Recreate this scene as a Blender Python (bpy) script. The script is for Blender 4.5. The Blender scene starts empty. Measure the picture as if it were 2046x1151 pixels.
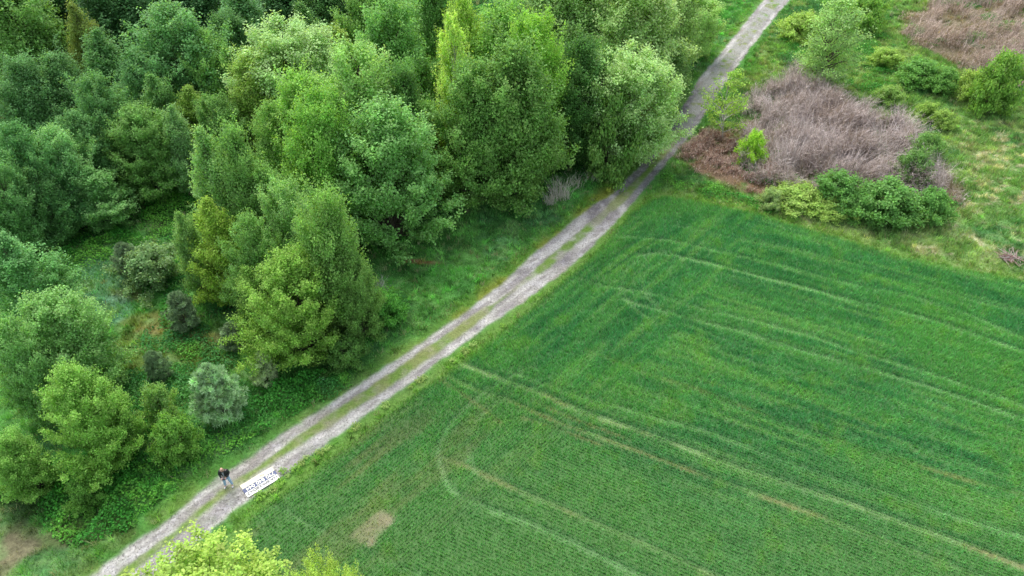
import bpy, bmesh, math, random
import numpy as np
from mathutils import Vector, Matrix
R_ = math.radians
sc = bpy.context.scene
COLL = sc.collection
# ---------------------------------------------------------------- camera, world, sun, exposure
CAM_H, PITCH, F = 37.0, R_(40.4), 1461.0            # metres, down tilt, focal length in photo pixels
cd = bpy.data.cameras.new('camera'); cam = bpy.data.objects.new('camera', cd); COLL.objects.link(cam)
cam.location = (0, 0, CAM_H); cam.rotation_euler = (math.pi/2 - PITCH, 0, 0)
cd.sensor_width = 36.0; cd.lens = 36.0*F/2046.0; cd.clip_start = 0.5; cd.clip_end = 4000
sc.camera = cam
SUN_EL, SUN_AZ = R_(58), R_(-25)                     # azimuth from +Y, negative = towards -X
w = bpy.data.worlds.new('World'); sc.world = w; w.use_nodes = True
nt = w.node_tree; nt.nodes.clear()
sky = nt.nodes.new('ShaderNodeTexSky'); sky.sky_type = 'NISHITA'; sky.sun_disc = False
sky.sun_elevation = SUN_EL; sky.sun_rotation = SUN_AZ; sky.dust_density = 2.0; sky.air_density = 1.0
bg = nt.nodes.new('ShaderNodeBackground'); bg.inputs[1].default_value = 0.15
wo = nt.nodes.new('ShaderNodeOutputWorld')
hs = nt.nodes.new('ShaderNodeHueSaturation'); hs.inputs['Saturation'].default_value = .5   # thin overcast pales the blue
nt.links.new(sky.outputs[0], hs.inputs['Color']); nt.links.new(hs.outputs[0], bg.inputs[0]); nt.links.new(bg.outputs[0], wo.inputs[0])
sd = bpy.data.lights.new('sun', 'SUN'); so = bpy.data.objects.new('sun', sd); COLL.objects.link(so)
sd.energy = 1.5; sd.angle = R_(45); sd.color = (1.0, 0.95, 0.86)
sdir = Vector((math.sin(SUN_AZ)*math.cos(SUN_EL), math.cos(SUN_AZ)*math.cos(SUN_EL), math.sin(SUN_EL)))
so.rotation_euler = sdir.to_track_quat('Z', 'Y').to_euler()
so.location = (-40, 60, 80)
sc.view_settings.view_transform = 'Standard'; sc.view_settings.look = 'None'
sc.view_settings.gamma = 1.0; sc.view_settings.exposure = 1.12
sc.render.engine = 'CYCLES'
try:
    sc.cycles.max_bounces = 6; sc.cycles.diffuse_bounces = 4; sc.cycles.transmission_bounces = 4; sc.cycles.glossy_bounces = 1
except Exception: pass
sc.render.resolution_x = 1024; sc.render.resolution_y = 576

SP, CP = math.sin(PITCH), math.cos(PITCH)
def at(u, v, z=0.0):                                 # photo pixel -> point on the plane at height z
    x = (u-1023.0)/F; y = (v-575.5)/F
    t = (CAM_H-z)/(SP + y*CP)
    return (x*t, t*(CP - y*SP))
def dep(Y, z=0.0):                                    # distance along the view axis
    return Y*CP + (CAM_H-z)*SP
def lin(r, g, b):
    f = lambda c: (c/255/12.92 if c/255 <= 0.04045 else ((c/255+0.055)/1.055)**2.4)
    return np.array([f(r), f(g), f(b)])
rng = np.random.default_rng(7)

# ---------------------------------------------------------------- names and labels
def tag(o, label=None, cat=None, group=None, kind=None):
    if label: o['label'] = label
    if cat: o['category'] = cat
    if group: o['group'] = group
    if kind: o['kind'] = kind
    return o
def empty(name, loc, rz=0.0):
    o = bpy.data.objects.new(name, None); COLL.objects.link(o)
    o.location = loc; o.rotation_euler = (0, 0, rz); o.empty_display_size = 0.3
    return o

# ---------------------------------------------------------------- mesh helpers
def np_mesh(name, verts, faces, k, mat, parent=None, tint=None, smooth=False):
    """verts (N,3); faces (M,k)"""
    me = bpy.data.meshes.new(name)
    verts = np.ascontiguousarray(verts, dtype=np.float32); faces = np.ascontiguousarray(faces, dtype=np.int32)
    me.vertices.add(len(verts)); me.vertices.foreach_set('co', verts.ravel())
    me.loops.add(faces.size); me.loops.foreach_set('vertex_index', faces.ravel())
    me.polygons.add(len(faces)); me.polygons.foreach_set('loop_start', np.arange(0, faces.size, k, dtype=np.int32))
    me.polygons.foreach_set('use_smooth', np.full(len(faces), smooth, dtype=bool))
    me.update(calc_edges=True)
    if tint is not None:
        a = me.color_attributes.new('tint', 'FLOAT_COLOR', 'POINT')
        c = np.ones((len(verts), 4), dtype=np.float32); c[:, :3] = tint
        a.data.foreach_set('color', c.ravel())
    me.materials.append(mat)
    o = bpy.data.objects.new(name, me); COLL.objects.link(o)
    if parent: o.parent = parent
    return o
def nrm(a): return a/np.maximum(np.linalg.norm(a, axis=-1, keepdims=True), 1e-9)
def leaf_quads(c, n, ln, wd, r=None):
    """rhombic leaves: centres c, normals n, lengths ln, widths wd -> verts, faces"""
    r = rng if r is None else r
    N = len(c); n = nrm(n)
    a = nrm(np.cross(n, r.normal(size=(N, 3)))); b = np.cross(n, a)
    ln = np.broadcast_to(np.asarray(ln), (N,))[:, None]; wd = np.broadcast_to(np.asarray(wd), (N,))[:, None]
    v = np.stack([c - a*ln*.5, c + b*wd*.5 - a*ln*.06, c + a*ln*.5, c - b*wd*.5 - a*ln*.06], axis=1).reshape(-1, 3)
    return v, np.arange(4*N).reshape(N, 4)
def tube(pts, rad, sides=5):
    pts = np.asarray(pts, float); n = len(pts); rad = np.broadcast_to(rad, (n,))
    V = []; 
    for i in range(n):
        t = pts[min(i+1, n-1)] - pts[max(i-1, 0)]; t = t/max(np.linalg.norm(t), 1e-9)
        a = np.cross(t, [0.31, 0.17, 0.93] if abs(t[2]) < .9 else [1, 0, 0]); a /= np.linalg.norm(a); b = np.cross(t, a)
        ang = np.arange(sides)*2*math.pi/sides
        V.append(pts[i] + rad[i]*(np.cos(ang)[:, None]*a + np.sin(ang)[:, None]*b))
    Fc = []
    for i in range(n-1):
        for j in range(sides):
            k = (j+1) % sides
            Fc.append((i*sides+j, i*sides+k, (i+1)*sides+k, (i+1)*sides+j))
    return np.concatenate(V), np.array(Fc)
def joinm(parts):
    V, Fc, o = [], [], 0
    for v, f in parts:
        V.append(v); Fc.append(f+o); o += len(v)
    return np.concatenate(V), np.concatenate(Fc)

# ---------------------------------------------------------------- numpy noise
def vnoise(x, y, s, seed=0):
    x = x/s + seed*17.13; y = y/s + seed*9.71
    xi = np.floor(x).astype(np.int64); yi = np.floor(y).astype(np.int64); fx = x-xi; fy = y-yi
    fx = fx*fx*(3-2*fx); fy = fy*fy*(3-2*fy)
    def h(a, b):
        n = (a*374761393 + b*668265263 + seed*974634777) & 0xffffffff
        n = ((n ^ (n >> 13))*1274126177) & 0xffffffff
        return ((n ^ (n >> 16)) & 0xffff)/65535.0
    return (h(xi, yi)*(1-fx)+h(xi+1, yi)*fx)*(1-fy) + (h(xi, yi+1)*(1-fx)+h(xi+1, yi+1)*fx)*fy
def fbm(x, y, s, seed=0, o=4):
    t = 0; a = 1; w_ = 0
    for i in range(o):
        t = t + a*vnoise(x, y, s/2**i, seed+i*5); w_ += a; a *= .55
    return t/w_
def sst(a, b, x):
    t = np.clip((x-a)/(b-a), 0, 1); return t*t*(3-2*t)
def pdist(X, Y, poly):
    d = np.full(X.shape, 1e9)
    for (x0, y0), (x1, y1) in zip(poly[:-1], poly[1:]):
        dx, dy = x1-x0, y1-y0; L = dx*dx+dy*dy+1e-12
        t = np.clip(((X-x0)*dx+(Y-y0)*dy)/L, 0, 1)
        d = np.minimum(d, (X-x0-t*dx)**2+(Y-y0-t*dy)**2)
    return np.sqrt(d)
def inside(X, Y, poly):
    c = np.zeros(X.shape, bool); n = len(poly)
    for i in range(n):
        x0, y0 = poly[i]; x1, y1 = poly[(i+1) % n]
        if y0 == y1: continue
        c ^= ((y0 > Y) != (y1 > Y)) & (X < (x1-x0)*(Y-y0)/(y1-y0)+x0)
    return c
def sdf(X, Y, poly):                                  # >0 inside
    return np.where(inside(X, Y, poly), 1, -1)*pdist(X, Y, list(poly)+[poly[0]])
def W(px): return [at(u, v) for u, v in px]

# ---------------------------------------------------------------- what grows where: one raster of the ground
GX0, GX1, GY0, GY1, GS = -90.0, 92.0, 12.0, 124.0, 0.14
gx = np.arange(GX0, GX1, GS); gy = np.arange(GY0, GY1, GS)
X, Y = np.meshgrid(gx, gy)
n1 = fbm(X, Y, 6, 1); n2 = fbm(X, Y, 1.6, 2); n3 = fbm(X, Y, .6, 3, 3); n4 = fbm(X, Y, 18, 4)
def mix(a, b, m):
    return a*(1-m[..., None]) + b*m[..., None]
trackL = W([(60, 1262), (233, 1128), (300, 1080), (342, 1048), (435, 969), (514, 918), (582, 867), (703, 787), (805, 718), (908, 648), (1011, 573), (1079, 510), (1182, 424), (1233, 385), (1281, 340), (1313, 296), (1347, 252), (1402, 160), (1446, 106), (1490, 51), (1526, 7), (1560, -40), (1590, -90)])
trackR = W([(110, 1300), (268, 1165), (377, 1075), (462, 1003), (582, 918), (668, 860), (737, 811), (805, 766), (874, 715), (942, 664), (1011, 612), (1114, 541), (1199, 463), (1250, 412), (1302, 352), (1373, 270), (1424, 193), (1475, 120), (1519, 62), (1566, 7), (1604, -40), (1640, -90)])
wob = (n2-.5)*.45 + (n3-.5)*.5
dL = pdist(X, Y, trackL) + wob*.6; dR = pdist(X, Y, trackR) + wob*.6
mid = [((a[0]+b[0])/2, (a[1]+b[1])/2) for a, b in zip(trackL, [trackR[min(i, len(trackR)-1)] for i in range(len(trackL))])]
roadpoly = trackL + trackR[::-1]
roadin = sdf(X, Y, roadpoly)
droad = np.where(roadin > 0, -1, np.minimum(pdist(X, Y, trackL), pdist(X, Y, trackR)))   # distance outside the outer wheel track
# width of each wheel track grows towards the near end
near = sst(36, 24, Y)
wearc = np.exp(-((pdist(X, Y, W([(1020, 600), (1110, 505), (1190, 425)])))/2.0)**2)
wL = .27 + .12*near + .3*wearc; wR = .29 + .26*near + .35*wearc
tl = sst(wL+.22, wL-.12, dL); tr = sst(wR+.22, wR-.12, dR)
track = np.clip(np.maximum(tl, tr) + wearc*sst(-.3, .3, roadin)*.55*sst(.35, .55, n2), 0, 1)
bare = np.clip(track + near*sst(0, .4, roadin)*sst(.5, .7, n2)*.4, 0, 1)*sst(-1.6, -1.0, -droad)

field_poly = W([(430, 1250), (455, 1120), (505, 1030), (590, 968), (690, 895), (770, 830), (860, 765), (905, 733), (985, 675), (1065, 612), (1145, 545), (1205, 485), (1262, 425), (1300, 398), (1330, 392), (1400, 402), (1500, 424), (1600, 452), (1700, 484), (1800, 512), (1900, 533), (2046, 560), (2400, 640), (2700, 1000), (2600, 1500), (1500, 1500), (400, 1500)])
fs = sdf(X, Y, field_poly) + (n2-.5)*.5
field = sst(-.1, .25, fs)

G = lambda r, g, b: lin(r, g, b)
col = np.zeros(X.shape+(3,)) + G(80, 136, 64)
hgt = np.full(X.shape, .26); den = np.ones(X.shape)
straw = np.zeros(X.shape); leafy = np.zeros(X.shape)
col = mix(col, G(98, 146, 74), sst(.42, .68, n1)*.7)
col = mix(col, G(52, 100, 46), sst(.55, .35, n2)*.5)
col = mix(col, G(80, 122, 80), sst(.56, .72, fbm(X, Y, 4, 11))*.6)
# right-hand rough meadow, beyond the field
meadow_poly = W([(1330, 330), (1300, 398), (1500, 424), (1700, 484), (1900, 533), (2046, 560), (2500, 660), (2700, 60), (2200, -160), (1650, -120), (1570, 20), (1480, 140), (1390, 260)])
ms = sst(-1, 1, sdf(X, Y, meadow_poly) + (n1-.5)*2)
mc = mix(np.zeros(col.shape)+G(94, 128, 66), G(70, 112, 62), sst(.48, .62, n1))
mc = mix(mc, G(122, 142, 84), sst(.5, .66, fbm(X, Y, 2.4, 21))*.8)
strawm = sst(.56, .68, fbm(X*.8, Y*1.5, .9, 31, 3))*sst(.35, .6, fbm(X, Y, 5, 33))*sst(-14, -2, -(pdist(X, Y, W([(2300, 420), (2046, 330), (1960, 400), (1780, 455), (1990, 520)])))+1.0)
mc = mix(mc, G(176, 170, 140), strawm*.75)
mc = mix(mc, G(136, 154, 78), sst(5, 0, pdist(X, Y, W([(1800, -20), (2046, 30), (2200, 60)])))*.7)
col = mix(col, mc, ms); straw = strawm*ms; hgt = hgt + ms*.06
def blob(cx, cy, rx, c, a, ry=None, nz=.5, h=None, d=None):
    """an irregular patch of colour on the ground, centre and size given in photo pixels"""
    global col, hgt, den
    x, y = at(cx, cy); s = dep(y)/F; ry_ = (ry or rx*.6)
    sx = rx*s; sy = abs(at(cx, cy+ry_)[1]-at(cx, cy-ry_)[1])/2
    q = ((X-x)/sx)**2 + ((Y-y)/sy)**2
    m = sst(1.25, .45, q + (n2-.5)*2.2*nz + (n1-.5)*1.2*nz)*a
    col = mix(col, c, m)
    if h is not None: hgt = hgt*(1-m)+h*m
    if d is not None: den = den*(1-m)+d*m
    return m
# forest floor: dim litter and herbs
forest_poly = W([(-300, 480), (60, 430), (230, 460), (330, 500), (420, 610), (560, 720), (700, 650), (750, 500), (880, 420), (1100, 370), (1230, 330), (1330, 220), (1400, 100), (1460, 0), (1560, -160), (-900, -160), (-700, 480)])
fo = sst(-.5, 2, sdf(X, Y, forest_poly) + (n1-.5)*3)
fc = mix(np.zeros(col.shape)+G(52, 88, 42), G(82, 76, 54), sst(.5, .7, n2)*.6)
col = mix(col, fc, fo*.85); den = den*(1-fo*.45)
# glade in the wood
blob(190, 560, 110, G(86, 126, 92), .75, 70); blob(90, 470, 110, G(44, 92, 44), .7, 40)
blob(330, 690, 120, G(84, 104, 44), .85, 80, h=.14); blob(260, 590, 40, G(124, 120, 78), .55, 14, h=.14)
blob(285, 640, 50, G(114, 106, 62), .45, 16, h=.1); blob(400, 680, 60, G(128, 120, 80), .55, 22, h=.14)
blob(300, 660, 40, G(140, 120, 84), .5, 10, h=.1); blob(420, 730, 60, G(96, 100, 40), .7, 30, h=.14)
blob(210, 620, 60, G(96, 140, 112), .7, 30); blob(350, 760, 100, G(58, 116, 50), .6, 40)
blob(650, 600, 40, G(52, 96, 48), .5); blob(800, 520, 26, G(150, 116, 80), .0, 8)
blob(828, 523, 20, G(164, 128, 92), .95, 5, nz=.25, h=.05, d=.3); blob(858, 526, 26, G(160, 112, 78), .95, 5, nz=.3, h=.05, d=.3); blob(806, 515, 9, G(150, 120, 90), .8, 4, h=.06)
blob(50, 1085, 90, G(112, 104, 78), .6, 50, nz=1.6, h=.1, d=.6); blob(10, 1130, 80, G(124, 114, 92), .7, 60, nz=1.6, h=.06, d=.4)
blob(190, 1060, 70, G(92, 84, 52), .45, 40, nz=1); blob(120, 1130, 90, G(70, 104, 70), .5, 40)
blob(60, 1000, 90, G(70, 84, 48), .6, 50, nz=1)
n5 = fbm(X, Y, .55, 13, 3); n6 = fbm(X, Y, .9, 14, 3)
col = mix(col, col*1.45, sst(.52, .7, n5)*.7); col = mix(col, col*.62, sst(.48, .3, n5)*.6); col = mix(col, G(124, 156, 96), sst(.58, .72, n6)*.5)
# strip beside the road: mown yellowish moss and short grass
dedge = np.where(roadin > 0, 0, np.minimum(dL, dR))
ed = sst(2.2, .5, dedge + (n1-.5)*1.6)
side = np.where(pdist(X, Y, trackL) < pdist(X, Y, trackR), 1.0, 0.0)
yl = mix(np.zeros(col.shape)+G(92, 128, 46), G(120, 128, 50), sst(.45, .62, n2))
farr = sst(34, 42, Y)*sst(66, 58, Y)
col = mix(col, yl, ed*(.35+.55*farr)*side*(1-field)); 
col = mix(col, G(70, 120, 44), ed*.5*(1-side)*(1-field))
hgt = hgt*(1-.6*sst(1.6, .6, dedge))
# grass strip between the wheel tracks
midc = mix(np.zeros(col.shape)+G(104, 132, 62), G(122, 132, 80), sst(.42, .62, n2))
midc = mix(midc, G(150, 144, 130), sst(.54, .7, n3)*.4); midc = mix(midc, G(146, 145, 142), sst(62, 72, Y)*sst(.25, .5, n3)*.9)
mm = sst(-.2, .2, roadin)
col = mix(col, midc, mm); hgt = hgt*(1-mm)+.07*mm
# the tracks: grey lilac gravel and dust
_dr = np.array(at(1011, 612)) - np.array(at(582, 918)); _dr /= np.linalg.norm(_dr)
_dr2 = np.array(at(1519, 62)) - np.array(at(1302, 352)); _dr2 /= np.linalg.norm(_dr2)
_k = sst(52, 66, Y); _c, _s = _dr[0]*(1-_k)+_dr2[0]*_k, _dr[1]*(1-_k)+_dr2[1]*_k
streak = fbm((X*_c+Y*_s)*.12, -X*_s+Y*_c, .32, 45, 3)
rc = mix(np.zeros(col.shape)+G(150, 147, 142), G(126, 122, 118), sst(.45, .7, fbm(X, Y, 2.2, 41))*.6)
rc = mix(rc, G(190, 187, 182), sst(.46, .62, streak)*.8); rc = mix(rc, G(136, 130, 132), sst(.48, .34, streak)*.6)
along = pdist(X, Y, W([(1290, 350), (1330, 300), (1370, 240), (1400, 190)]))
rc = mix(rc, G(104, 100, 104), sst(6, 1.5, along)*.7)
rc = mix(rc, G(186, 183, 186), sst(.5, .75, fbm(X*1.0, Y*1.0, .5, 43, 3))*.55)
rc = mix(rc, G(150, 142, 132), sst(.55, .75, fbm(X, Y, 3.5, 44))*.6)
for (u, v, s_) in [(1195, 425, 1.3), (1210, 400, .8), (1250, 380, .8), (1300, 340, .6), (1180, 440, .7), (950, 655, .5), (1040, 545, .7), (790, 770, .5), (1130, 520, .6), (1100, 500, .4), (1260, 405, .6), (1370, 215, 1.3), (1350, 250, 1.2), (1390, 200, .9)]:
    x, y = at(u, v); rc = mix(rc, G(88, 82, 90), np.exp(-(((X-x)**2+(Y-y)**2)/s_**2)**1.0)*.65*sst(.3, .55, n2+.1)*sst(.3, .6, n3+.1))
for (u, v, s_) in [(1170, 455, .9), (1140, 480, .9), (1105, 495, .8), (700, 830, .9), (640, 870, .9), (900, 690, .6)]:
    x, y = at(u, v); rc = mix(rc, G(196, 192, 190), np.exp(-(((X-x)**2+(Y-y)**2)/s_**2)**1.0)*.55)
col = mix(col, rc, bare*(1-.25*near*sst(.5, .7, n3)))
den = den*(1-sst(.25, .7, bare)); 
# crop field
dirT = np.array(at(2044, 705)) - np.array(at(1409, 526)); dirT /= np.linalg.norm(dirT)
dirR = np.array(at(1011, 612)) - np.array(at(582, 918)); dirR /= np.linalg.norm(dirR)
qT = -X*dirT[1] + Y*dirT[0]; sT = X*dirT[0] + Y*dirT[1]
qR = -X*dirR[1] + Y*dirR[0]; sR = X*dirR[0] + Y*dirR[1]
dft = pdist(X, Y, trackR)
headl = sst(11.5, 10.0, dft + (n1-.5)*1.5)*sst(64, 60, Y)
sT_n = fbm(sT*.10, qT*1.0, .9, 51); sR_n = fbm(sR*.10, qR*1.0, .8, 53)
sn = sT_n*(1-headl) + sR_n*headl
cf = mix(np.zeros(col.shape)+G(70, 132, 76), G(60, 122, 74), sst(.50, .64, sn)*.6)
cf = mix(cf, G(90, 144, 80), sst(.50, .36, sn)*.6)
fine = fbm(sT*.07, qT, .42, 54, 2)*(1-headl) + fbm(sR*.07, qR, .42, 55, 2)*headl
cf = mix(cf, G(118, 160, 92), sst(.55, .74, fine)*.5); cf = mix(cf, G(44, 104, 60), sst(.45, .28, fine)*.55)
qq = qT + (fbm(sT, qT*.0, 14, 56)-.5)*.5; ph_ = np.abs((qq/2.9) % 1.0 - .5)*2.9
cf = mix(cf, G(126, 168, 106), sst(.28, .06, ph_)*(1-headl)*.38*sst(.3, .6, fbm(sT*.3, qT, 2.5, 60)))
cf = mix(cf, G(38, 96, 58), sst(.26, .05, np.abs(ph_-.34))*(1-headl)*.35*sst(.35, .6, fbm(sT*.3, qT, 2.5, 62)))
cf = mix(cf, G(60, 126, 78), sst(.52, .64, n1)*.12)
cf = mix(cf, G(84, 146, 84), sst(.52, .7, fbm(X, Y, 1.1, 58, 3))*.4)
cf = mix(cf, G(88, 144, 70), sst(.50, .64, fbm(X, Y, 9, 57))*.45)
cf = mix(cf, G(86, 136, 76), sst(34, 22, Y + (n4-.5)*22 + np.abs(X-2)*.35)*.8)
cf = mix(cf, G(104, 150, 66), sst(.64, .74, fbm(X, Y, 1.2, 59))*.4)
ch = .34 - .1*sst(34, 24, Y); cdn = np.ones(X.shape)
def catmull(p, n=5):
    p = np.array([p[0]]+list(p)+[p[-1]]); out = []
    for i in range(1, len(p)-2):
        for t in np.linspace(0, 1, n, endpoint=False):
            out.append(.5*((2*p[i])+(-p[i-1]+p[i+1])*t+(2*p[i-1]-5*p[i]+4*p[i+1]-p[i+2])*t*t+(-p[i-1]+3*p[i]-3*p[i+1]+p[i+2])*t**3))
    return [tuple(q) for q in out]+[tuple(p[-1])]
def line(px, wd, a, c=G(124, 170, 112), hh=.12, br=0.0):
    global cf, ch, cdn
    p = catmull(W(px)); d = pdist(X, Y, p) + (n2-.5)*.22
    wd = wd*.50; a = min(1, a*1.1); m = sst(wd, wd*.25, d)*a*(.35+.65*sst(.36, .6, fbm(X, Y, 3.0, 61)))
    cf = mix(cf, c, m); ch = ch*(1-m)+hh*m
    dk = sst(wd*1.2, wd*.2, np.abs(pdist(X+.0, Y-wd*1.25, p)))*a*.55*(1-m); cf = mix(cf, G(36, 94, 58), dk)  # shade of the taller crop, painted as a dark strip along the far side
    if br:
        m2 = sst(wd*.8, 0, d)*br*sst(.5, .66, fbm(sT*.25, qT, 1.0, 63)); cf = mix(cf, G(146, 138, 96), m2); cdn = cdn*(1-m2*.8)
PALE = G(128, 172, 116)
L1 = [(1471, 512), (1581, 537), (1683, 566), (1811, 592), (1920, 625), (2044, 676), (2250, 745)]
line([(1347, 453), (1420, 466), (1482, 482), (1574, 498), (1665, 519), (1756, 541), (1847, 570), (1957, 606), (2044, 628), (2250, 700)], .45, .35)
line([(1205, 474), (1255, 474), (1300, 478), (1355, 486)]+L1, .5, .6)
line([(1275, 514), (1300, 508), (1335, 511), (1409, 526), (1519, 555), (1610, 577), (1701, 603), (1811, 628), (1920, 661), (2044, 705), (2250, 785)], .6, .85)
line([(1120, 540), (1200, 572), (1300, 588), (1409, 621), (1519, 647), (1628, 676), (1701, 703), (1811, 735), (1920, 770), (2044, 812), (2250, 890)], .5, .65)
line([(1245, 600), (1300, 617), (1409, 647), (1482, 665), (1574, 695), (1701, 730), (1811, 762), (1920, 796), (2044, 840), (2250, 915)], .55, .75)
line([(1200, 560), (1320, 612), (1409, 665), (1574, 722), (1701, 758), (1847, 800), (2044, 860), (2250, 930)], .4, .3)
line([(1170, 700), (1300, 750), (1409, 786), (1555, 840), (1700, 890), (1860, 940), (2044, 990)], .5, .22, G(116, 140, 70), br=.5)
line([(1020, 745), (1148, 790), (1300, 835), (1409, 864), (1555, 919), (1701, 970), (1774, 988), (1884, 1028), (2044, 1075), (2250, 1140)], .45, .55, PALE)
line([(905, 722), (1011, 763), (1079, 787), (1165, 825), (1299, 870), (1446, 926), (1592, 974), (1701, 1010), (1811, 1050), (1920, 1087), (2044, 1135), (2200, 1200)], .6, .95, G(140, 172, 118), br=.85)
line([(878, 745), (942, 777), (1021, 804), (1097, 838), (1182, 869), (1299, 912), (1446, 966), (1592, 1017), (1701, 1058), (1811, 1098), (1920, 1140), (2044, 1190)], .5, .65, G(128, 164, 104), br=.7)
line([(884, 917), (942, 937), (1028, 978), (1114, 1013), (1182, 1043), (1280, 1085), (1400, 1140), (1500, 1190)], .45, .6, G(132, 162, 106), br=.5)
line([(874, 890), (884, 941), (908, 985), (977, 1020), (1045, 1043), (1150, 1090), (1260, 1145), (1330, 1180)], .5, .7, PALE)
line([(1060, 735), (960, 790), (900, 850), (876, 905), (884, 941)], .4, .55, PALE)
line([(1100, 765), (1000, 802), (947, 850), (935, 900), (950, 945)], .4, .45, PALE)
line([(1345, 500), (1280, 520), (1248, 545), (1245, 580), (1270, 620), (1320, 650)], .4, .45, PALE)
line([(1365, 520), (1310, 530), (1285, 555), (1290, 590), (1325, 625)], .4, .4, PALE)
line([(490, 1000), (560, 1020), (640, 1062), (740, 1110), (860, 1160)], .35, .6, PALE)
line([(870, 752), (940, 800), (1000, 845)], .3, .4, G(150, 142, 104), br=.6)
line([(1040, 835), (1120, 860), (1200, 890)], .3, .5, G(150, 142, 104), br=.9)
line([(1060, 800), (1150, 840), (1260, 880)], .25, .4, G(150, 142, 104), br=.9)
for (u, v) in [(1270, 500), (1215, 540), (1180, 570)]: pass
line([(1330, 470), (1250, 520), (1180, 575), (1150, 600)], .22, .8, G(30, 92, 60), hh=.1)
line([(1290, 470), (1210, 525), (1150, 565)], .18, .6, G(34, 96, 62), hh=.1)
# bare rectangle in the crop
bp = sdf(X, Y, W([(692, 1072), (764, 1016), (788, 1038), (742, 1094)])) + (n3-.5)*.25
bm_ = sst(-.1, .12, bp); bm_ = bm_*(.55+.45*sst(.35, .55, n3)); cf = mix(cf, G(158, 154, 128), bm_*.95); cdn = cdn*(1-bm_*.85)
thin = sst(.42, .62, sR_n)*sst(34, 27, Y)*sst(12, 4, dft); cf = mix(cf, G(128, 130, 84), thin*.45); cdn = cdn*(1-thin*.45)
yrim = sst(1.3, .1, fs)*sst(30, 60, X)*(1-headl); cf = mix(cf, G(160, 168, 60), yrim*.8*sst(.35, .55, n2))
rim = sst(.7, 0, fs); cf = mix(cf, G(110, 146, 60), rim*.5)
col = mix(col, cf, field); hgt = hgt*(1-field)+ch*field; den = den*(1-field)+cdn*field
rim2 = sst(-1.6, -.2, fs)*(1-field)*(1-bare)*(1-mm); col = mix(col, G(112, 142, 66), rim2*.6)
# brown soil and red stalks at the knotweed, under the dead thickets
thick = W([(1478, 250), (1500, 200), (1560, 158), (1610, 150), (1690, 195), (1780, 250), (1850, 300), (1925, 365), (1935, 420), (1890, 420), (1780, 400), (1650, 385), (1560, 400), (1480, 360), (1440, 300)])
thick2 = W([(1770, 60), (1800, 20), (1900, -30), (2140, -10), (2200, 120), (2080, 170), (1990, 185), (1900, 160), (1850, 115)])
redp = W([(1352, 312), (1400, 262), (1460, 262), (1500, 300), (1560, 350), (1565, 385), (1530, 398), (1450, 372), (1390, 345)])
tk = np.maximum(sdf(X, Y, thick), sdf(X, Y, thick2)-1) + (n1-.5)*4.5 + (n2-.5)*3
tkm = sst(-.4, .8, tk); rdm = sst(-.3, .5, sdf(X, Y, redp) + (n2-.5)*1.6)
col = mix(col, mix(np.zeros(col.shape)+G(120, 104, 88), G(84, 108, 60), sst(.48, .6, fbm(X, Y, 2.2, 117))), tkm*.85); col = mix(col, mix(np.zeros(col.shape)+G(126, 98, 84), G(92, 112, 62), sst(.52, .64, n2)), rdm*.85)
den = den*(1-.85*np.maximum(tkm, rdm))
# leafy undergrowth on the left verge and round the thickets
ug = W([(-200, 960), (40, 930), (300, 880), (420, 850), (500, 760), (620, 740), (700, 720), (690, 770), (600, 815), (520, 870), (440, 925), (360, 990), (250, 1060), (150, 1100), (60, 1010), (-200, 1010)])
ug2 = W([(60, 400), (230, 450), (330, 480), (200, 530), (120, 560), (60, 520), (-100, 520), (-100, 420)])
ug3 = W([(1380, 350), (1400, 360), (1520, 400), (1560, 425), (1540, 430), (1440, 405), (1340, 385), (1320, 350)])
ug4 = W([(1560, 60), (1660, -40), (1760, -20), (1800, 130), (1780, 200), (1700, 180), (1600, 130), (1530, 130)])
ug5 = W([(300, 480), (380, 520), (470, 640), (460, 760), (360, 860), (250, 900), (240, 700), (330, 640), (230, 560), (210, 500)])
ug6 = W([(690, 590), (780, 560), (800, 610), (740, 680), (640, 730), (600, 720)])
leafy = np.maximum.reduce([sst(-.6, .8, sdf(X, Y, p) + (n1-.5)*3.0)*k for p, k in ((ug, 1.), (ug2, .8), (ug3, .6), (ug4, .5), (ug5, .4), (ug6, .9))])
leafy = np.maximum(leafy, tkm*.55*sst(.5, .6, fbm(X, Y, 2.2, 117)))
leafy = np.maximum(leafy, fo*.45)*(1-bare)*(1-mm)*(1-field)
lh = leafy*(.15 + .85*sst(.3, .72, fbm(X, Y, 1.5, 71, 3)))
lc = mix(np.zeros(col.shape)+G(64, 130, 48), G(96, 154, 58), sst(.45, .65, fbm(X, Y, 2.0, 73)))
lc = mix(lc, G(52, 104, 60), sst(.5, .62, n1)*.6)
grain = 1 + (rng.random(X.shape)-.5)*.22
col = np.clip(col*grain[..., None], 0, 1)
zg = ((fbm(X, Y, 3, 81)-.5)*.22 + (n3-.5)*.10)*sst(0, 1.2, np.minimum(dedge, 9))*(1-sst(-1, 0, fs)) \
     - .05*np.maximum(tl, tr) 
def samp(A, x, y):
    i = np.clip((x-GX0)/GS, 0, len(gx)-1.001); j = np.clip((y-GY0)/GS, 0, len(gy)-1.001)
    i0 = i.astype(int); j0 = j.astype(int); fi = i-i0; fj = j-j0
    if A.ndim == 3: fi = fi[:, None]; fj = fj[:, None]
    return (A[j0, i0]*(1-fi)+A[j0, i0+1]*fi)*(1-fj) + (A[j0+1, i0]*(1-fi)+A[j0+1, i0+1]*fi)*fj

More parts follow.
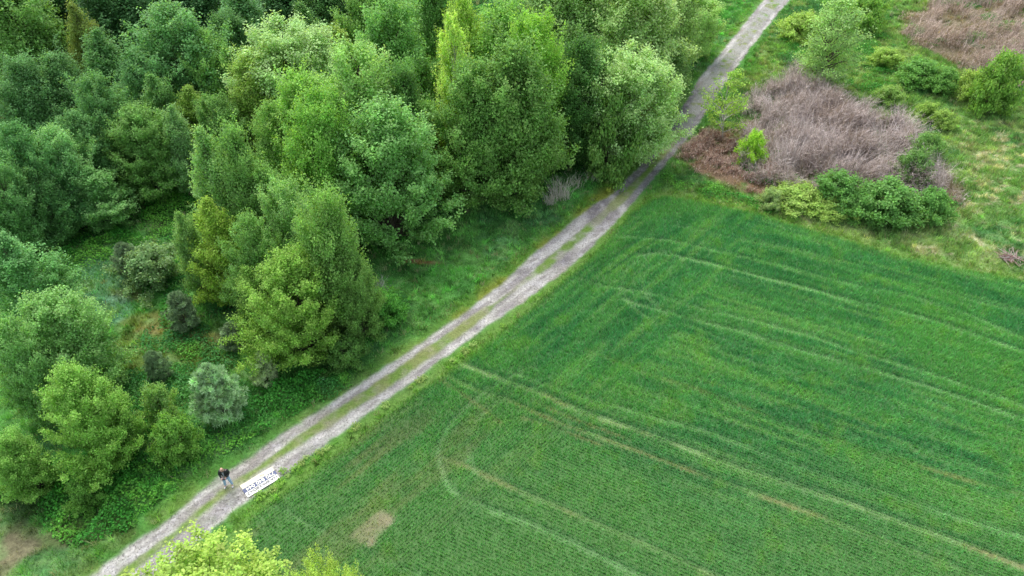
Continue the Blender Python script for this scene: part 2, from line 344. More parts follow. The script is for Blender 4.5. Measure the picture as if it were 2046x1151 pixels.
# ---------------------------------------------------------------- materials
def mat_base(name):
    m = bpy.data.materials.new(name); m.use_nodes = True; t = m.node_tree; t.nodes.clear()
    return m, t, t.nodes.new, t.links.new
def ground_mat(name, rough=.95, nscale=9.0, namt=.35, bump=.5):
    m, t, N, K = mat_base(name)
    out = N('ShaderNodeOutputMaterial'); p = N('ShaderNodeBsdfPrincipled'); p.inputs['Roughness'].default_value = rough
    p.inputs['Specular IOR Level'].default_value = .15
    a = N('ShaderNodeAttribute'); a.attribute_name = 'tint'; tc = N('ShaderNodeNewGeometry')
    n = N('ShaderNodeTexNoise'); n.inputs['Scale'].default_value = nscale; n.inputs['Detail'].default_value = 5; n.inputs['Roughness'].default_value = .7
    K(tc.outputs['Position'], n.inputs['Vector'])
    mr = N('ShaderNodeMapRange'); mr.inputs[1].default_value = .3; mr.inputs[2].default_value = .7
    mr.inputs[3].default_value = 1-namt; mr.inputs[4].default_value = 1+namt; K(n.outputs[0], mr.inputs[0])
    mx = N('ShaderNodeVectorMath'); mx.operation = 'SCALE'; K(a.outputs['Color'], mx.inputs[0]); K(mr.outputs[0], mx.inputs['Scale'])
    K(mx.outputs[0], p.inputs['Base Color'])
    b = N('ShaderNodeBump'); b.inputs['Strength'].default_value = bump; b.inputs['Distance'].default_value = .08
    K(n.outputs[0], b.inputs['Height']); K(b.outputs[0], p.inputs['Normal']); K(p.outputs[0], out.inputs[0])
    return m
def leaf_mat(name, trans=.42, rough=.55, spec=.25, objcol=True):
    m, t, N, K = mat_base(name)
    out = N('ShaderNodeOutputMaterial'); p = N('ShaderNodeBsdfPrincipled'); p.inputs['Roughness'].default_value = rough
    p.inputs['Specular IOR Level'].default_value = spec
    tr_ = N('ShaderNodeBsdfTranslucent'); ms_ = N('ShaderNodeMixShader'); ms_.inputs[0].default_value = trans
    a = N('ShaderNodeAttribute'); a.attribute_name = 'tint'
    src = a.outputs['Color']
    if objcol:
        oi = N('ShaderNodeObjectInfo'); mu = N('ShaderNodeVectorMath'); mu.operation = 'MULTIPLY'
        K(oi.outputs['Color'], mu.inputs[0]); K(src, mu.inputs[1]); src = mu.outputs[0]
    K(src, p.inputs['Base Color'])
    y = N('ShaderNodeVectorMath'); y.operation = 'MULTIPLY'; K(src, y.inputs[0]); y.inputs[1].default_value = (1.25, 1.15, .6)
    K(y.outputs[0], tr_.inputs['Color'])
    K(p.outputs[0], ms_.inputs[1]); K(tr_.outputs[0], ms_.inputs[2]); K(ms_.outputs[0], out.inputs[0])
    return m
def plain(name, c, rough=.6, nz=0.0, scale=20, spec=.3, metal=0.0):
    m, t, N, K = mat_base(name)
    out = N('ShaderNodeOutputMaterial'); p = N('ShaderNodeBsdfPrincipled'); p.inputs['Roughness'].default_value = rough
    p.inputs['Specular IOR Level'].default_value = spec; p.inputs['Metallic'].default_value = metal
    g = N('ShaderNodeNewGeometry'); n = N('ShaderNodeTexNoise'); n.inputs['Scale'].default_value = scale; n.inputs['Detail'].default_value = 4
    K(g.outputs['Position'], n.inputs['Vector'])
    mr = N('ShaderNodeMapRange'); mr.inputs[1].default_value = .3; mr.inputs[2].default_value = .7
    mr.inputs[3].default_value = 1-nz; mr.inputs[4].default_value = 1+nz; K(n.outputs[0], mr.inputs[0])
    mx = N('ShaderNodeVectorMath'); mx.operation = 'SCALE'; mx.inputs[0].default_value = tuple(c)[:3]; K(mr.outputs[0], mx.inputs['Scale'])
    K(mx.outputs[0], p.inputs['Base Color']); K(p.outputs[0], out.inputs[0])
    return m
M_ground = ground_mat('grass_soil', .95, 5, .4, .8); M_road = ground_mat('gravel_dust', .95, 6.5, .34, .9); M_soil = ground_mat('field_soil', .95, 14, .3, .5)
M_leaf = leaf_mat('leaf'); M_grass = leaf_mat('grass_blade', .3, .6, .2, False)
M_needle = leaf_mat('pine_needle', .08, .6, .3); M_bark = plain('bark', (.13, .105, .08), .9, .35, 12)
M_birch = plain('birch_bark', (.42, .40, .36), .8, .3, 14); M_stick = leaf_mat('dry_stalk', .1, .8, .1, False)

# ---------------------------------------------------------------- ground, field sheet and road
def axis(a, b, s, lo, hi):
    c = list(np.arange(a, b+1e-6, s)); st = s*2
    x = a; L = []
    while x > lo: x -= st; st *= 1.5; L.append(x)
    st = s*2; x = b; Rr = []
    while x < hi: x += st; st *= 1.5; Rr.append(x)
    return np.array(L[::-1]+c+Rr)
ax = axis(-84, 86, .21, -900, 900); ay = axis(14, 120, .21, -400, 1500)
GXX, GYY = np.meshgrid(ax, ay); fx, fy = GXX.ravel(), GYY.ravel()
gz = samp(zg, fx, fy)
cg = samp(col, fx, fy)*.9
v = np.stack([fx, fy, gz - .012*(samp(np.maximum(field, mm), fx, fy) > .02)], 1)
nx_, ny_ = len(ax), len(ay)
ii = (np.arange(ny_-1)[:, None]*nx_ + np.arange(nx_-1)[None, :]).ravel()
fq = np.stack([ii, ii+1, ii+1+nx_, ii+nx_], 1)
ground = np_mesh('ground', v, fq, 4, M_ground, tint=cg, smooth=True); tag(ground, kind='structure')
# field soil sheet: cells of the grid that lie in the field
fc_in = samp(fs, (fx[fq].mean(1)), (fy[fq].mean(1))) > .1
lim = (fx[fq].mean(1) < 85) & (fy[fq].mean(1) > 14)
fsel = fq[fc_in & lim]
uq, inv = np.unique(fsel, return_inverse=True)
vf = np.stack([fx[uq], fy[uq], np.full(len(uq), .006)], 1)
cfld = samp(col, fx[uq], fy[uq]); cfld = cfld*.62 + G(104, 92, 66)*.16
fld = np_mesh('crop_field', vf, inv.reshape(-1, 4), 4, M_soil, tint=cfld, smooth=True); tag(fld, kind='structure')
# road sheet: a ribbon over both wheel tracks and the strip between them
def resample(p, n):
    p = np.array(p); d = np.r_[0, np.cumsum(np.linalg.norm(np.diff(p, axis=0), axis=1))]
    t = np.linspace(0, d[-1], n); return np.stack([np.interp(t, d, p[:, 0]), np.interp(t, d, p[:, 1])], 1)
def smoothp(p, k=9):
    q = np.pad(p, ((k, k), (0, 0)), mode='edge'); ker = np.ones(2*k+1)/(2*k+1)
    return np.stack([np.convolve(q[:, i], ker, 'valid') for i in range(2)], 1)
NL = 760
rl = smoothp(resample(trackL, NL)); rr = smoothp(resample(trackR, NL))
def toproj(c, other):                                  # keep both edges square to each other
    out = np.empty_like(c)
    for i in range(len(c)):
        out[i] = other[np.argmin(((other-c[i])**2).sum(1))]
    return out
rr2 = smoothp(toproj(rl, rr), 6)
across = nrm(rr2-rl); NA = 34
wl_ = samp(wL, rl[:, 0], rl[:, 1]); wr_ = samp(wR, rr2[:, 0], rr2[:, 1])
nzL = vnoise(rl[:, 0], rl[:, 1], .7, 91)*.5+vnoise(rl[:, 0], rl[:, 1], .25, 92)*.25-.2; nzR = vnoise(rr2[:, 0], rr2[:, 1], .7, 93)*.5+vnoise(rr2[:, 0], rr2[:, 1], .25, 94)*.25-.2
a0 = rl - across*(wl_+nzL)[:, None]; a1 = rr2 + across*(wr_+nzR)[:, None]
tt = np.linspace(0, 1, NA)
P = a0[:, None, :]*(1-tt)[None, :, None] + a1[:, None, :]*tt[None, :, None]
px, py = P[..., 0].ravel(), P[..., 1].ravel()
vz = samp(zg, px, py) + .014
vz[np.tile(np.isin(np.arange(NA), [0, NA-1]), NL)] -= .03
i2 = (np.arange(NL-1)[:, None]*NA + np.arange(NA-1)[None, :]).ravel()
road = np_mesh('dirt_road', np.stack([px, py, vz], 1), np.stack([i2, i2+NA, i2+NA+1, i2+1], 1), 4, M_road, tint=samp(col, px, py), smooth=True)
tag(road, kind='structure')

# ---------------------------------------------------------------- grass, crop, undergrowth, thickets (stuff)
def in_view(x, y, m=60):
    d = y*CP + CAM_H*SP; u = 1023+F*x/d; vv = 575.5+F*(CAM_H*CP - y*SP)/d
    return (u > -m) & (u < 2046+m) & (vv > -m*1.3) & (vv < 1151+m)
def blades(x, y, z, h, wd, c, lean=.45, r=rng):
    """one thin triangle each, double width at the base"""
    N = len(x); a = r.random(N)*2*math.pi; l = r.random(N)*lean*h; b = r.random(N)*2*math.pi
    base = np.stack([x, y, z], 1); s = np.stack([np.cos(a)*wd/2, np.sin(a)*wd/2, np.zeros(N)], 1)
    tip = base + np.stack([np.cos(b)*l, np.sin(b)*l, h], 1)
    V = np.stack([base-s, base+s, tip], 1).reshape(-1, 3)
    return V, np.arange(3*N).reshape(N, 3), np.repeat(c, 3, axis=0)
def scatter(n):
    x = rng.uniform(-78, 80, n); y = rng.uniform(17, 112, n); k = in_view(x, y); x, y = x[k], y[k]
    return x, y
BL = 1.72
# crop: blades in drilled rows
x, y = scatter(2600000)
k = samp(field, x, y) > .35; x, y = x[k], y[k]
hd = samp(headl, x, y) > .5
sp = .20
dq = np.where(hd, -x*dirR[1]+y*dirR[0], -x*dirT[1]+y*dirT[0])
snap = (np.round(dq/sp)*sp - dq)*(.35+.6*rng.random(len(x)))*np.clip((42-y)/14, .22, 1)*np.clip(.4+1.2*samp(n2, x, y), 0, 1)
x = x + np.where(hd, -dirR[1], -dirT[1])*snap; y = y + np.where(hd, dirR[0], dirT[0])*snap
k = rng.random(len(x)) < samp(den, x, y)*np.clip(1.35-y/95, .55, 1); x, y = x[k], y[k]
hh = samp(hgt, x, y)*rng.uniform(.6, 1.15, len(x)); cc = samp(col, x, y)*BL*(1+rng.normal(0, .16, (len(x), 1)))
cc = cc*(1+rng.normal(0, .05, (len(x), 3)))
V, Fq, T = blades(x, y, np.full(len(x), .0), hh, .045+.0004*y, np.clip(cc, .01, 1), .8)
tag(np_mesh('crop', V, Fq, 3, M_grass, tint=T), 'young green cereal crop in drilled rows filling the sloping field', 'crop', kind='stuff')
NC = len(x)
# grass everywhere else
x, y = scatter(1500000)
k = (samp(field, x, y) < .4) & (rng.random(len(x)) < samp(den, x, y)*(1-.5*samp(leafy, x, y))); x, y = x[k], y[k]
tuft = samp(fbm(X, Y, .9, 101, 3), x, y)
hh = samp(hgt, x, y)*rng.uniform(.35, 1.1, len(x))*(.45+1.1*sst(.35, .65, tuft)); st = samp(straw, x, y)
cc = samp(col, x, y)*BL*(1+rng.normal(0, .2, (len(x), 1)))*(1+rng.normal(0, .07, (len(x), 3)))
dry = (rng.random(len(x)) < .035)[:, None]; cc = np.where(dry, G(176, 168, 126), cc)
tx, ty = scatter(42000); k = (samp(field, tx, ty) < .2) & (rng.random(len(tx)) < samp(den, tx, ty)*(.35+.65*sst(.4, .6, samp(n2, tx, ty)))) & (samp(hgt, tx, ty) > .12); tx, ty = tx[k], ty[k]
tn = 15; bx = np.repeat(tx, tn)+rng.normal(0, .11, len(tx)*tn); by = np.repeat(ty, tn)+rng.normal(0, .11, len(tx)*tn)
tc = samp(col, tx, ty)*2.0*(1+rng.normal(0, .3, (len(tx), 1))); pale = rng.random(len(tx))[:, None] < .13; tc = np.where(pale, G(170, 182, 132)*rng.uniform(.7, 1.1, (len(tx), 1)), tc)
x = np.r_[x, bx]; y = np.r_[y, by]; hh = np.r_[hh, np.repeat(rng.uniform(.25, .6, len(tx)), tn)*rng.uniform(.6, 1.1, len(bx))]; cc = np.r_[cc, np.repeat(tc, tn, axis=0)]
V, Fq, T = blades(x, y, samp(zg, x, y)-.02, hh, .04+.0006*y, np.clip(cc, .01, 1), .9)
tag(np_mesh('grass', V, Fq, 3, M_grass, tint=T), 'mixed green and straw coloured grass on the verges, glade and meadow', 'grass', kind='stuff')
NG = len(x)
# loose stones on the wheel tracks
x, y = scatter(1500000); k = rng.random(len(x)) < (samp(bare, x, y) > .5)*.75; x, y = x[k], y[k]
gs = rng.uniform(.025, .075, len(x)); gc = G(160, 156, 150)*rng.uniform(.45, 1.45, (len(x), 1))
V, Fq = leaf_quads(np.stack([x, y, samp(zg, x, y)+.028], 1), rng.normal(0, .45, (len(x), 3))+[0, 0, 1], gs*1.3, gs)
tag(np_mesh('gravel', V, Fq, 4, M_stick, tint=np.repeat(gc, 4, axis=0)), 'loose grey gravel stones lying in the two wheel tracks', 'gravel', kind='stuff')
print('gravel', len(x))
# leafy undergrowth
x, y = scatter(2600000)
L_ = samp(lh, x, y); k = (rng.random(len(x)) < L_*3.2*np.clip(1.2-y/110, .4, 1)) & (L_ > .08); x, y, L_ = x[k], y[k], L_[k]
cc = samp(lc, x, y)*1.3*(1+rng.normal(0, .22, (len(x), 1)))*(1+rng.normal(0, .07, (len(x), 3)))
z = samp(zg, x, y) + L_*1.05*(rng.random(len(x))**.6) + .03
nn = rng.normal(size=(len(x), 3))*.55 + [0, 0, 1]
V, Fq = leaf_quads(np.stack([x, y, z], 1), nn, rng.uniform(.12, .22, len(x)), rng.uniform(.08, .14, len(x)))
tag(np_mesh('undergrowth', V, Fq, 4, M_grass, tint=np.repeat(np.clip(cc, .01, 1), 4, axis=0)), 'leafy green nettles and brambles covering the bank beside the dirt track', 'undergrowth', kind='stuff')
NU = len(x)
print('crop', NC, 'grass', NG, 'undergrowth', NU)
# dead thicket stalks
def stalks(name, mask, n, hmin, hmax, cols, wd, label, bb, seed):
    r = np.random.default_rng(seed)
    x = r.uniform(bb[0], bb[1], n); y = r.uniform(bb[2], bb[3], n)
    dn = samp(mask, x, y); cl = samp(fbm(X, Y, 1.3, seed+3, 3), x, y)
    k = (r.random(n) < dn*sst(.25, .6, cl)); x, y, cl, dn = x[k], y[k], cl[k], dn[k]; N = len(x)
    H = (hmin+(hmax-hmin)*r.random(N))*(.45+.55*dn)*(.55+.6*sst(0, 3.5, samp(tk, x, y)))*(.6+.7*sst(.35, .65, cl))
    fa = vnoise(x, y, 2.5, seed)*2*math.pi*1.4; a = fa + r.normal(0, .6, N); ln = r.uniform(.15, .9, N)*H
    b = np.stack([x, y, np.zeros(N)], 1); side = np.stack([-np.sin(a), np.cos(a), np.zeros(N)], 1)*wd
    m_ = b + np.stack([np.cos(a)*ln*.4, np.sin(a)*ln*.4, H*.65], 1)
    t_ = b + np.stack([np.cos(a)*ln, np.sin(a)*ln, H], 1)
    V = [np.stack([b-side*.6, b+side*.6, m_+side*.5, m_-side*.5], 1), np.stack([m_-side*.5, m_+side*.5, t_+side*.15, t_-side*.15], 1)]
    for q in range(4):                                   # side shoots
        f = r.uniform(.35, .95, (N, 1)); p0 = b*(1-f)+t_*f; aa = r.random(N)*2*math.pi; l2 = r.uniform(.2, .55, N)*np.minimum(H, 1.6)*.7
        p1 = p0 + np.stack([np.cos(aa)*l2, np.sin(aa)*l2, l2*r.uniform(-.1, 1., N)], 1)
        s2 = np.stack([-np.sin(aa), np.cos(aa), np.zeros(N)+.4], 1)*wd*.4
        V.append(np.stack([p0-s2, p0+s2, p1+s2*.4, p1-s2*.4], 1))
    V = np.concatenate(V); ci = r.random(N); c0 = cols[0][None]*(1-ci)[:, None]+cols[1][None]*ci[:, None]
    c0 = c0*(1+r.normal(0, .28, (N, 1))); T = np.tile(c0, (6, 1)); T = np.repeat(np.clip(T, .02, 1), 4, axis=0)
    o = np_mesh(name, V.reshape(-1, 3), np.arange(len(V)*4).reshape(-1, 4), 4, M_stick, tint=T)
    return tag(o, label, 'dead thicket', kind='stuff')
def bbox(p, m=3):
    a = np.array(p); return (a[:, 0].min()-m, a[:, 0].max()+m, a[:, 1].min()-m, a[:, 1].max()+m)
m1 = sst(-.6, 1.6, sdf(X, Y, thick) + (n1-.5)*4.5 + (n2-.5)*3); m2 = sst(-.6, 2.0, sdf(X, Y, thick2) + (n1-.5)*6 + (n2-.5)*3)*sst(.36, .5, fbm(X, Y, 4, 115))
hole = sst(.3, .45, fbm(X, Y, 3.2, 111)); m1 = m1*(.25+.75*hole)
PK = (G(200, 188, 184), G(152, 137, 130))
stalks('dead_thicket', m1, 60000, 1.2, 2.6, PK, .028, 'large mauve brown thicket of dead leafless stalks right of the road bend', bbox(thick), 201)
stalks('dead_thicket', m2, 34000, 1.0, 2.0, (G(200, 180, 170), G(150, 134, 120)), .032, 'mauve brown dead thicket at the upper right corner behind green bushes', bbox(thick2), 202)
stalks('dead_stalks', rdm*(1-m1*.5), 34000, .3, 1.2, (G(146, 108, 92), G(200, 182, 170)), .025, 'low reddish brown broken stalks between the road and the mauve thicket', bbox(redp), 203)

# ---------------------------------------------------------------- trees
def gen_tree(seed, H=12, Rr=4.5, z0=.8, nl=110, elev=42, prof='ovoid', leaf=.14, cl=18, spr=.27, droop=0.0, subs=6, bark=None, dense=1.0, jag=.18, flat=.6, trunk_r=.17, nrmup=.55):
    r = np.random.default_rng(seed)
    def pr(f):
        if prof == 'dome': return (1-f**2.3)**.62*np.minimum(1, .68+f*1.2)
        if prof == 'ovoid': return (1-f**1.75)**.72*np.minimum(1, .62+f*1.5)*1.02
        if prof == 'cone': return (1-f**1.3)**.8*np.minimum(1, .6+f*2)
        if prof == 'round': return np.sqrt(np.clip(1-((f-.42)/.6)**2, 0.02, 1))
        if prof == 'column': return (1-f)**.4*np.minimum(1, .6+f)*.95
        if prof == 'bush': return np.sqrt(np.clip(1-(f*.97)**2, .02, 1))
    tt = np.linspace(0, 1, 9); bend = r.normal(0, .25, 2)
    tp = np.stack([bend[0]*np.sin(tt*2.2), bend[1]*np.sin(tt*2.0), tt*H*.94], 1)
    parts = [tube(tp, trunk_r*H/12*(1-tt*.9), 6)]
    C, Cn = [], []
    # uneven lobes: the crown's outline varies with direction and height
    lob = r.normal(0, 1, 6); ph = r.random(6)*6.28
    for i in range(nl):
        f = 1-(1-(i+.5)/nl)**1.0; f = min(.985, max(0, f + r.normal(0, .02))); az = i*2.39996 + r.normal(0, .25)
        lobe = 1 + .10*lob[0]*math.sin(az+ph[0]+f*2) + .08*lob[1]*math.sin(2*az+ph[1]-f*3) + .05*lob[2]*math.sin(3*az+ph[2]+f*5)
        rad = float(pr(f))*Rr*lobe*(1+r.normal(0, jag)); rad = max(rad, .12)
        ze = z0 + f*(H-z0) + r.normal(0, .03)*H*(1-.6*f); el = R_(elev + 22*f + r.normal(0, 6))
        zs = max(.3, min(ze - rad*math.tan(el)*.8, H*.9)); k = zs/(H*.94)
        p0 = np.array([bend[0]*math.sin(k*2.2), bend[1]*math.sin(k*2.0), zs])
        p3 = np.array([math.cos(az)*rad, math.sin(az)*rad, ze - droop*rad*.5])
        p1 = p0*.45 + p3*.55 + np.array([0, 0, (.10+droop*.5)*rad]); L = np.linalg.norm(p3-p0)
        ts = np.array([0, .33, .66, 1.0])[:, None]
        bz = (1-ts)**2*p0 + 2*ts*(1-ts)*p1 + ts**2*p3
        parts.append(tube(bz, np.array([.045, .03, .02, .008])*min(1.4, L/3+.4), 3))
        n = max(3, int(L*3.4*dense)); t = r.uniform(.34, 1.02, n)**.8
        t = t[:, None]; q = (1-t)**2*p0 + 2*t*(1-t)*p1 + t**2*p3
        C.append(q)
        d = (p3-p0)/max(L, .01)
        for s in range(subs):
            t = r.uniform(.4, .97); q0 = (1-t)**2*p0+2*t*(1-t)*p1+t**2*p3
            sd_ = np.cross(d, [0, 0, 1]); sd_ /= max(np.linalg.norm(sd_), .01)
            dr = d*.75 + sd_*r.choice([-1, 1])*r.uniform(.5, 1.0) + np.array([0, 0, r.uniform(-.05, .8)-droop*1.2]); dr /= np.linalg.norm(dr)
            l = L*r.uniform(.16, .36)*(1.25-t*.5); m = max(2, int(l*4.2*dense))
            tq = np.linspace(.2, 1, m)[:, None]; q = q0 + dr*l*tq + np.array([0, 0, -1])*tq**2*l*droop
            C.append(q)
            if s < 2 and l > .5: parts.append(tube(np.stack([q0, q0+dr*l*.8]), [.014, .006], 3))
    C = np.concatenate(C); N = len(C)
    tintc = (1+r.normal(0, .17, (N, 1)))*(1+r.normal(0, .04, (N, 3)))
    cc = np.repeat(C, cl, axis=0); T = np.repeat(tintc, cl, axis=0)
    off = r.normal(size=cc.shape)*spr*[1, 1, flat]
    if droop > .3: off = r.normal(size=cc.shape)*spr*[.45, .45, 1.3]
    pos = cc+off; pos[:, 2] = np.maximum(pos[:, 2], .08)
    out = nrm(pos-[0, 0, H*.35]); nn = nrm(r.normal(size=pos.shape))*.8 + out*.45 + np.array([0, 0, nrmup])
    T = T*(1+r.normal(0, .14, (len(pos), 1)))
    ln = leaf*r.uniform(.75, 1.3, len(pos))
    V, Fq = leaf_quads(pos, nn, ln, ln*.68, r)
    return V, Fq, np.repeat(np.clip(T, .3, 1.8), 4, axis=0), joinm(parts), N
PROTO = {}
def proto(key, tname, names, mats, **kw):
    V, Fq, T, (tv, tf), N = gen_tree(**kw)
    PROTO[key] = dict(tname=tname, names=names, mats=mats, V=V, F=Fq, T=T, tv=tv, tf=tf, H=kw.get('H', 12), R=kw.get('Rr', 4.5), used=None)
NT = ('crown', 'trunk'); NB = ('foliage', 'stems')
for i in range(5):
    proto('broad%d' % i, 'deciduous_tree', NT, (M_leaf, M_bark), seed=300+i, prof=['ovoid', 'dome', 'ovoid', 'dome', 'dome'][i], H=12, Rr=[3.9, 4.2, 3.7, 4.0, 4.3][i], z0=.7, nl=[88, 96, 82, 92, 98][i], elev=[60, 54, 64, 58, 52][i], jag=[.2, .25, .2, .19, .22][i], subs=9, cl=11, spr=[.23, .21, .25, .21, .23][i], leaf=.2, flat=[.95, .85, 1., .9, .8][i])
for i in range(2):
    proto('cone%d' % i, 'deciduous_tree', NT, (M_leaf, M_bark), seed=320+i, H=10, Rr=3.0, z0=.5, nl=95, elev=54+6*i, prof='cone', jag=.26, subs=7, cl=10, spr=.18, leaf=.18, flat=.9)
for i in range(2):
    proto('willow%d' % i, 'willow_tree', NT, (M_leaf, M_bark), seed=330+i, H=12, Rr=4.6, z0=.6, nl=140, elev=40, prof='round', jag=.17, subs=7, cl=13, spr=.30, leaf=.22, flat=.8, nrmup=.8)
proto('birch', 'birch_tree', NT, (M_leaf, M_birch), seed=340, H=12, Rr=2.7, z0=2.0, nl=95, elev=48, prof='column', jag=.2, subs=7, cl=16, spr=.17, leaf=.16, droop=.55, trunk_r=.12)
for i in range(2):
    proto('maple%d' % i, 'maple_tree', NT, (M_leaf, M_bark), seed=350+i, H=14, Rr=4.0, z0=4.0, nl=95, elev=40, prof='round', jag=.17, subs=6, cl=13, spr=.14, leaf=.14, flat=.9, dense=1.3, nrmup=.8)
for i in range(3):
    proto('bush%d' % i, 'shrub', NB, (M_leaf, M_bark), seed=360+i, H=3, Rr=2.0, z0=.15, nl=60, elev=30, prof='bush', jag=.26, subs=5, cl=10, spr=.17, leaf=.17, flat=.7, trunk_r=.2, dense=1.5)
proto('sapling', 'sapling_tree', NT, (M_leaf, M_birch), seed=370, H=6, Rr=2.3, z0=1.6, nl=34, elev=30, prof='cone', jag=.25, subs=4, cl=6, spr=.17, leaf=.16, flat=.4, trunk_r=.12)
proto('feather', 'sapling_tree', NT, (M_leaf, M_bark), seed=371, H=7, Rr=2.4, z0=.4, nl=90, elev=38, prof='column', jag=.2, subs=6, cl=8, spr=.2, leaf=.14, flat=.5, trunk_r=.10)

def gen_pine(seed, H=3.0, Rr=1.5):
    r = np.random.default_rng(seed); parts = [tube(np.stack([np.zeros(6), np.zeros(6), np.linspace(0, H*.9, 6)], 1), np.linspace(.07, .02, 6), 5)]
    V, Fq, T, o = [], [], [], 0; tips = []
    for i in range(46):
        f = (i+.5)/46; az = i*2.4+r.normal(0, .3); rad = Rr*(1-f**2.2)**.6*min(1, .7+f)*r.uniform(.7, 1.1); ze = .25+f*(H-.25)
        zs = max(.1, ze-rad*.5); p0 = np.array([0, 0, zs]); p1 = np.array([math.cos(az)*rad, math.sin(az)*rad, ze])
        parts.append(tube(np.stack([p0, (p0+p1)/2+[0, 0, -.05], p1]), [.022, .016, .01], 3))
        for t in (1.0, .72, .48):
            c = p0*(1-t)+p1*t; d = nrm(p1-p0+np.array([0, 0, rad*.7]))
            tips.append((c, d, .27 if t > .95 else .22))
            if t < 1:
                for s in (-1, 1):
                    sdv = nrm(np.cross(p1-p0, [0, 0, 1]))*s; c2 = c+sdv*.28*(1.2-t*.5)+(p1-p0)*.12; tips.append((c2, nrm(d+sdv*.5+[0, 0, .3]), .22))
    for c, d, s in tips:
        n = 60; dd = nrm(r.normal(size=(n, 3))*.75+d*.75); a = c + dd*.02; b = c+dd*s*r.uniform(.7, 1.1, (n, 1)); w_ = nrm(np.cross(dd, r.normal(size=(n, 3))))*.016
        V.append(np.stack([a-w_, a+w_, b+w_*.5, b-w_*.5], 1)); T.append(np.tile((1+r.normal(0, .24))*np.ones(3), (n*4, 1)))
    V = np.concatenate(V).reshape(-1, 3)
    return V, np.arange(len(V)).reshape(-1, 4), np.concatenate(T)*(1+r.normal(0, .05, (len(V), 1))), joinm(parts)
for i in range(2):
    V, Fq, T, (tv, tf) = gen_pine(380+i)
    PROTO['pine%d' % i] = dict(tname='young_pine', names=('needles', 'branches'), mats=(M_needle, M_bark), V=V, F=Fq, T=T, tv=tv, tf=tf, H=3.0, R=1.5, used=None)

def put(key, loc, h, rad, rgb, label, cat, group, rz=None, r=random.Random(5)):
    p = PROTO[key]; rz = r.random()*6.28 if rz is None else rz
    root = empty(p['tname'], loc, rz); root.scale = (rad/p['R'], rad/p['R'], h/p['H'])
    tag(root, label, cat, group)
    if p['used'] is None:
        a = np_mesh(p['names'][0], p['V'], p['F'], 4, p['mats'][0], root, p['T'])
        b = np_mesh(p['names'][1], p['tv'], p['tf'], 4, p['mats'][1], root, smooth=True)
        p['used'] = (a, b); p['V'] = p['F'] = p['T'] = None
    else:
        a = p['used'][0].copy(); b = p['used'][1].copy()
        for o in (a, b): COLL.objects.link(o); o.parent = root
    c = lin(*rgb)*GAIN; a.color = (c[0], c[1], c[2], 1)
    return root
GAIN = np.array([2.2, 2.12, 1.72])
def spec(ut, vt, vb, wpx):
    """crown tip pixel, pixel row of the trunk foot, crown width in pixels -> foot, height, radius"""
    Yb = at(1023, vb)[1]; xr = (ut-1023)/F; yr = (vt-575.5)/F; t = Yb/(CP-yr*SP)
    h = CAM_H - t*(SP+yr*CP); return (xr*t, Yb, -.03), h, wpx/F*dep(Yb, h*.5)/2*1.0
def tree(ut, vt, vb, wpx, key, rgb, label, cat='tree', group='trees of the woodland left of the road'):
    loc, h, rad = spec(ut, vt, vb - .15*wpx, wpx)
    if group[:5] == 'trees' and 'foreground' not in group: rgb = tuple(.75*a+.25*b for a, b in zip(rgb, (92, 138, 68))) if key not in ('birch', 'willow0') else rgb
    g_ = sum(rgb)/3; rgb = tuple(a*.77+g_*.23 for a in rgb)
    return put(key, loc, h, rad, rgb, label, cat, group)
MG = (78, 128, 62); YG = (112, 150, 56); DG = (52, 104, 56); BG = (84, 134, 92); PG = (138, 172, 112); LG = (96, 146, 66)
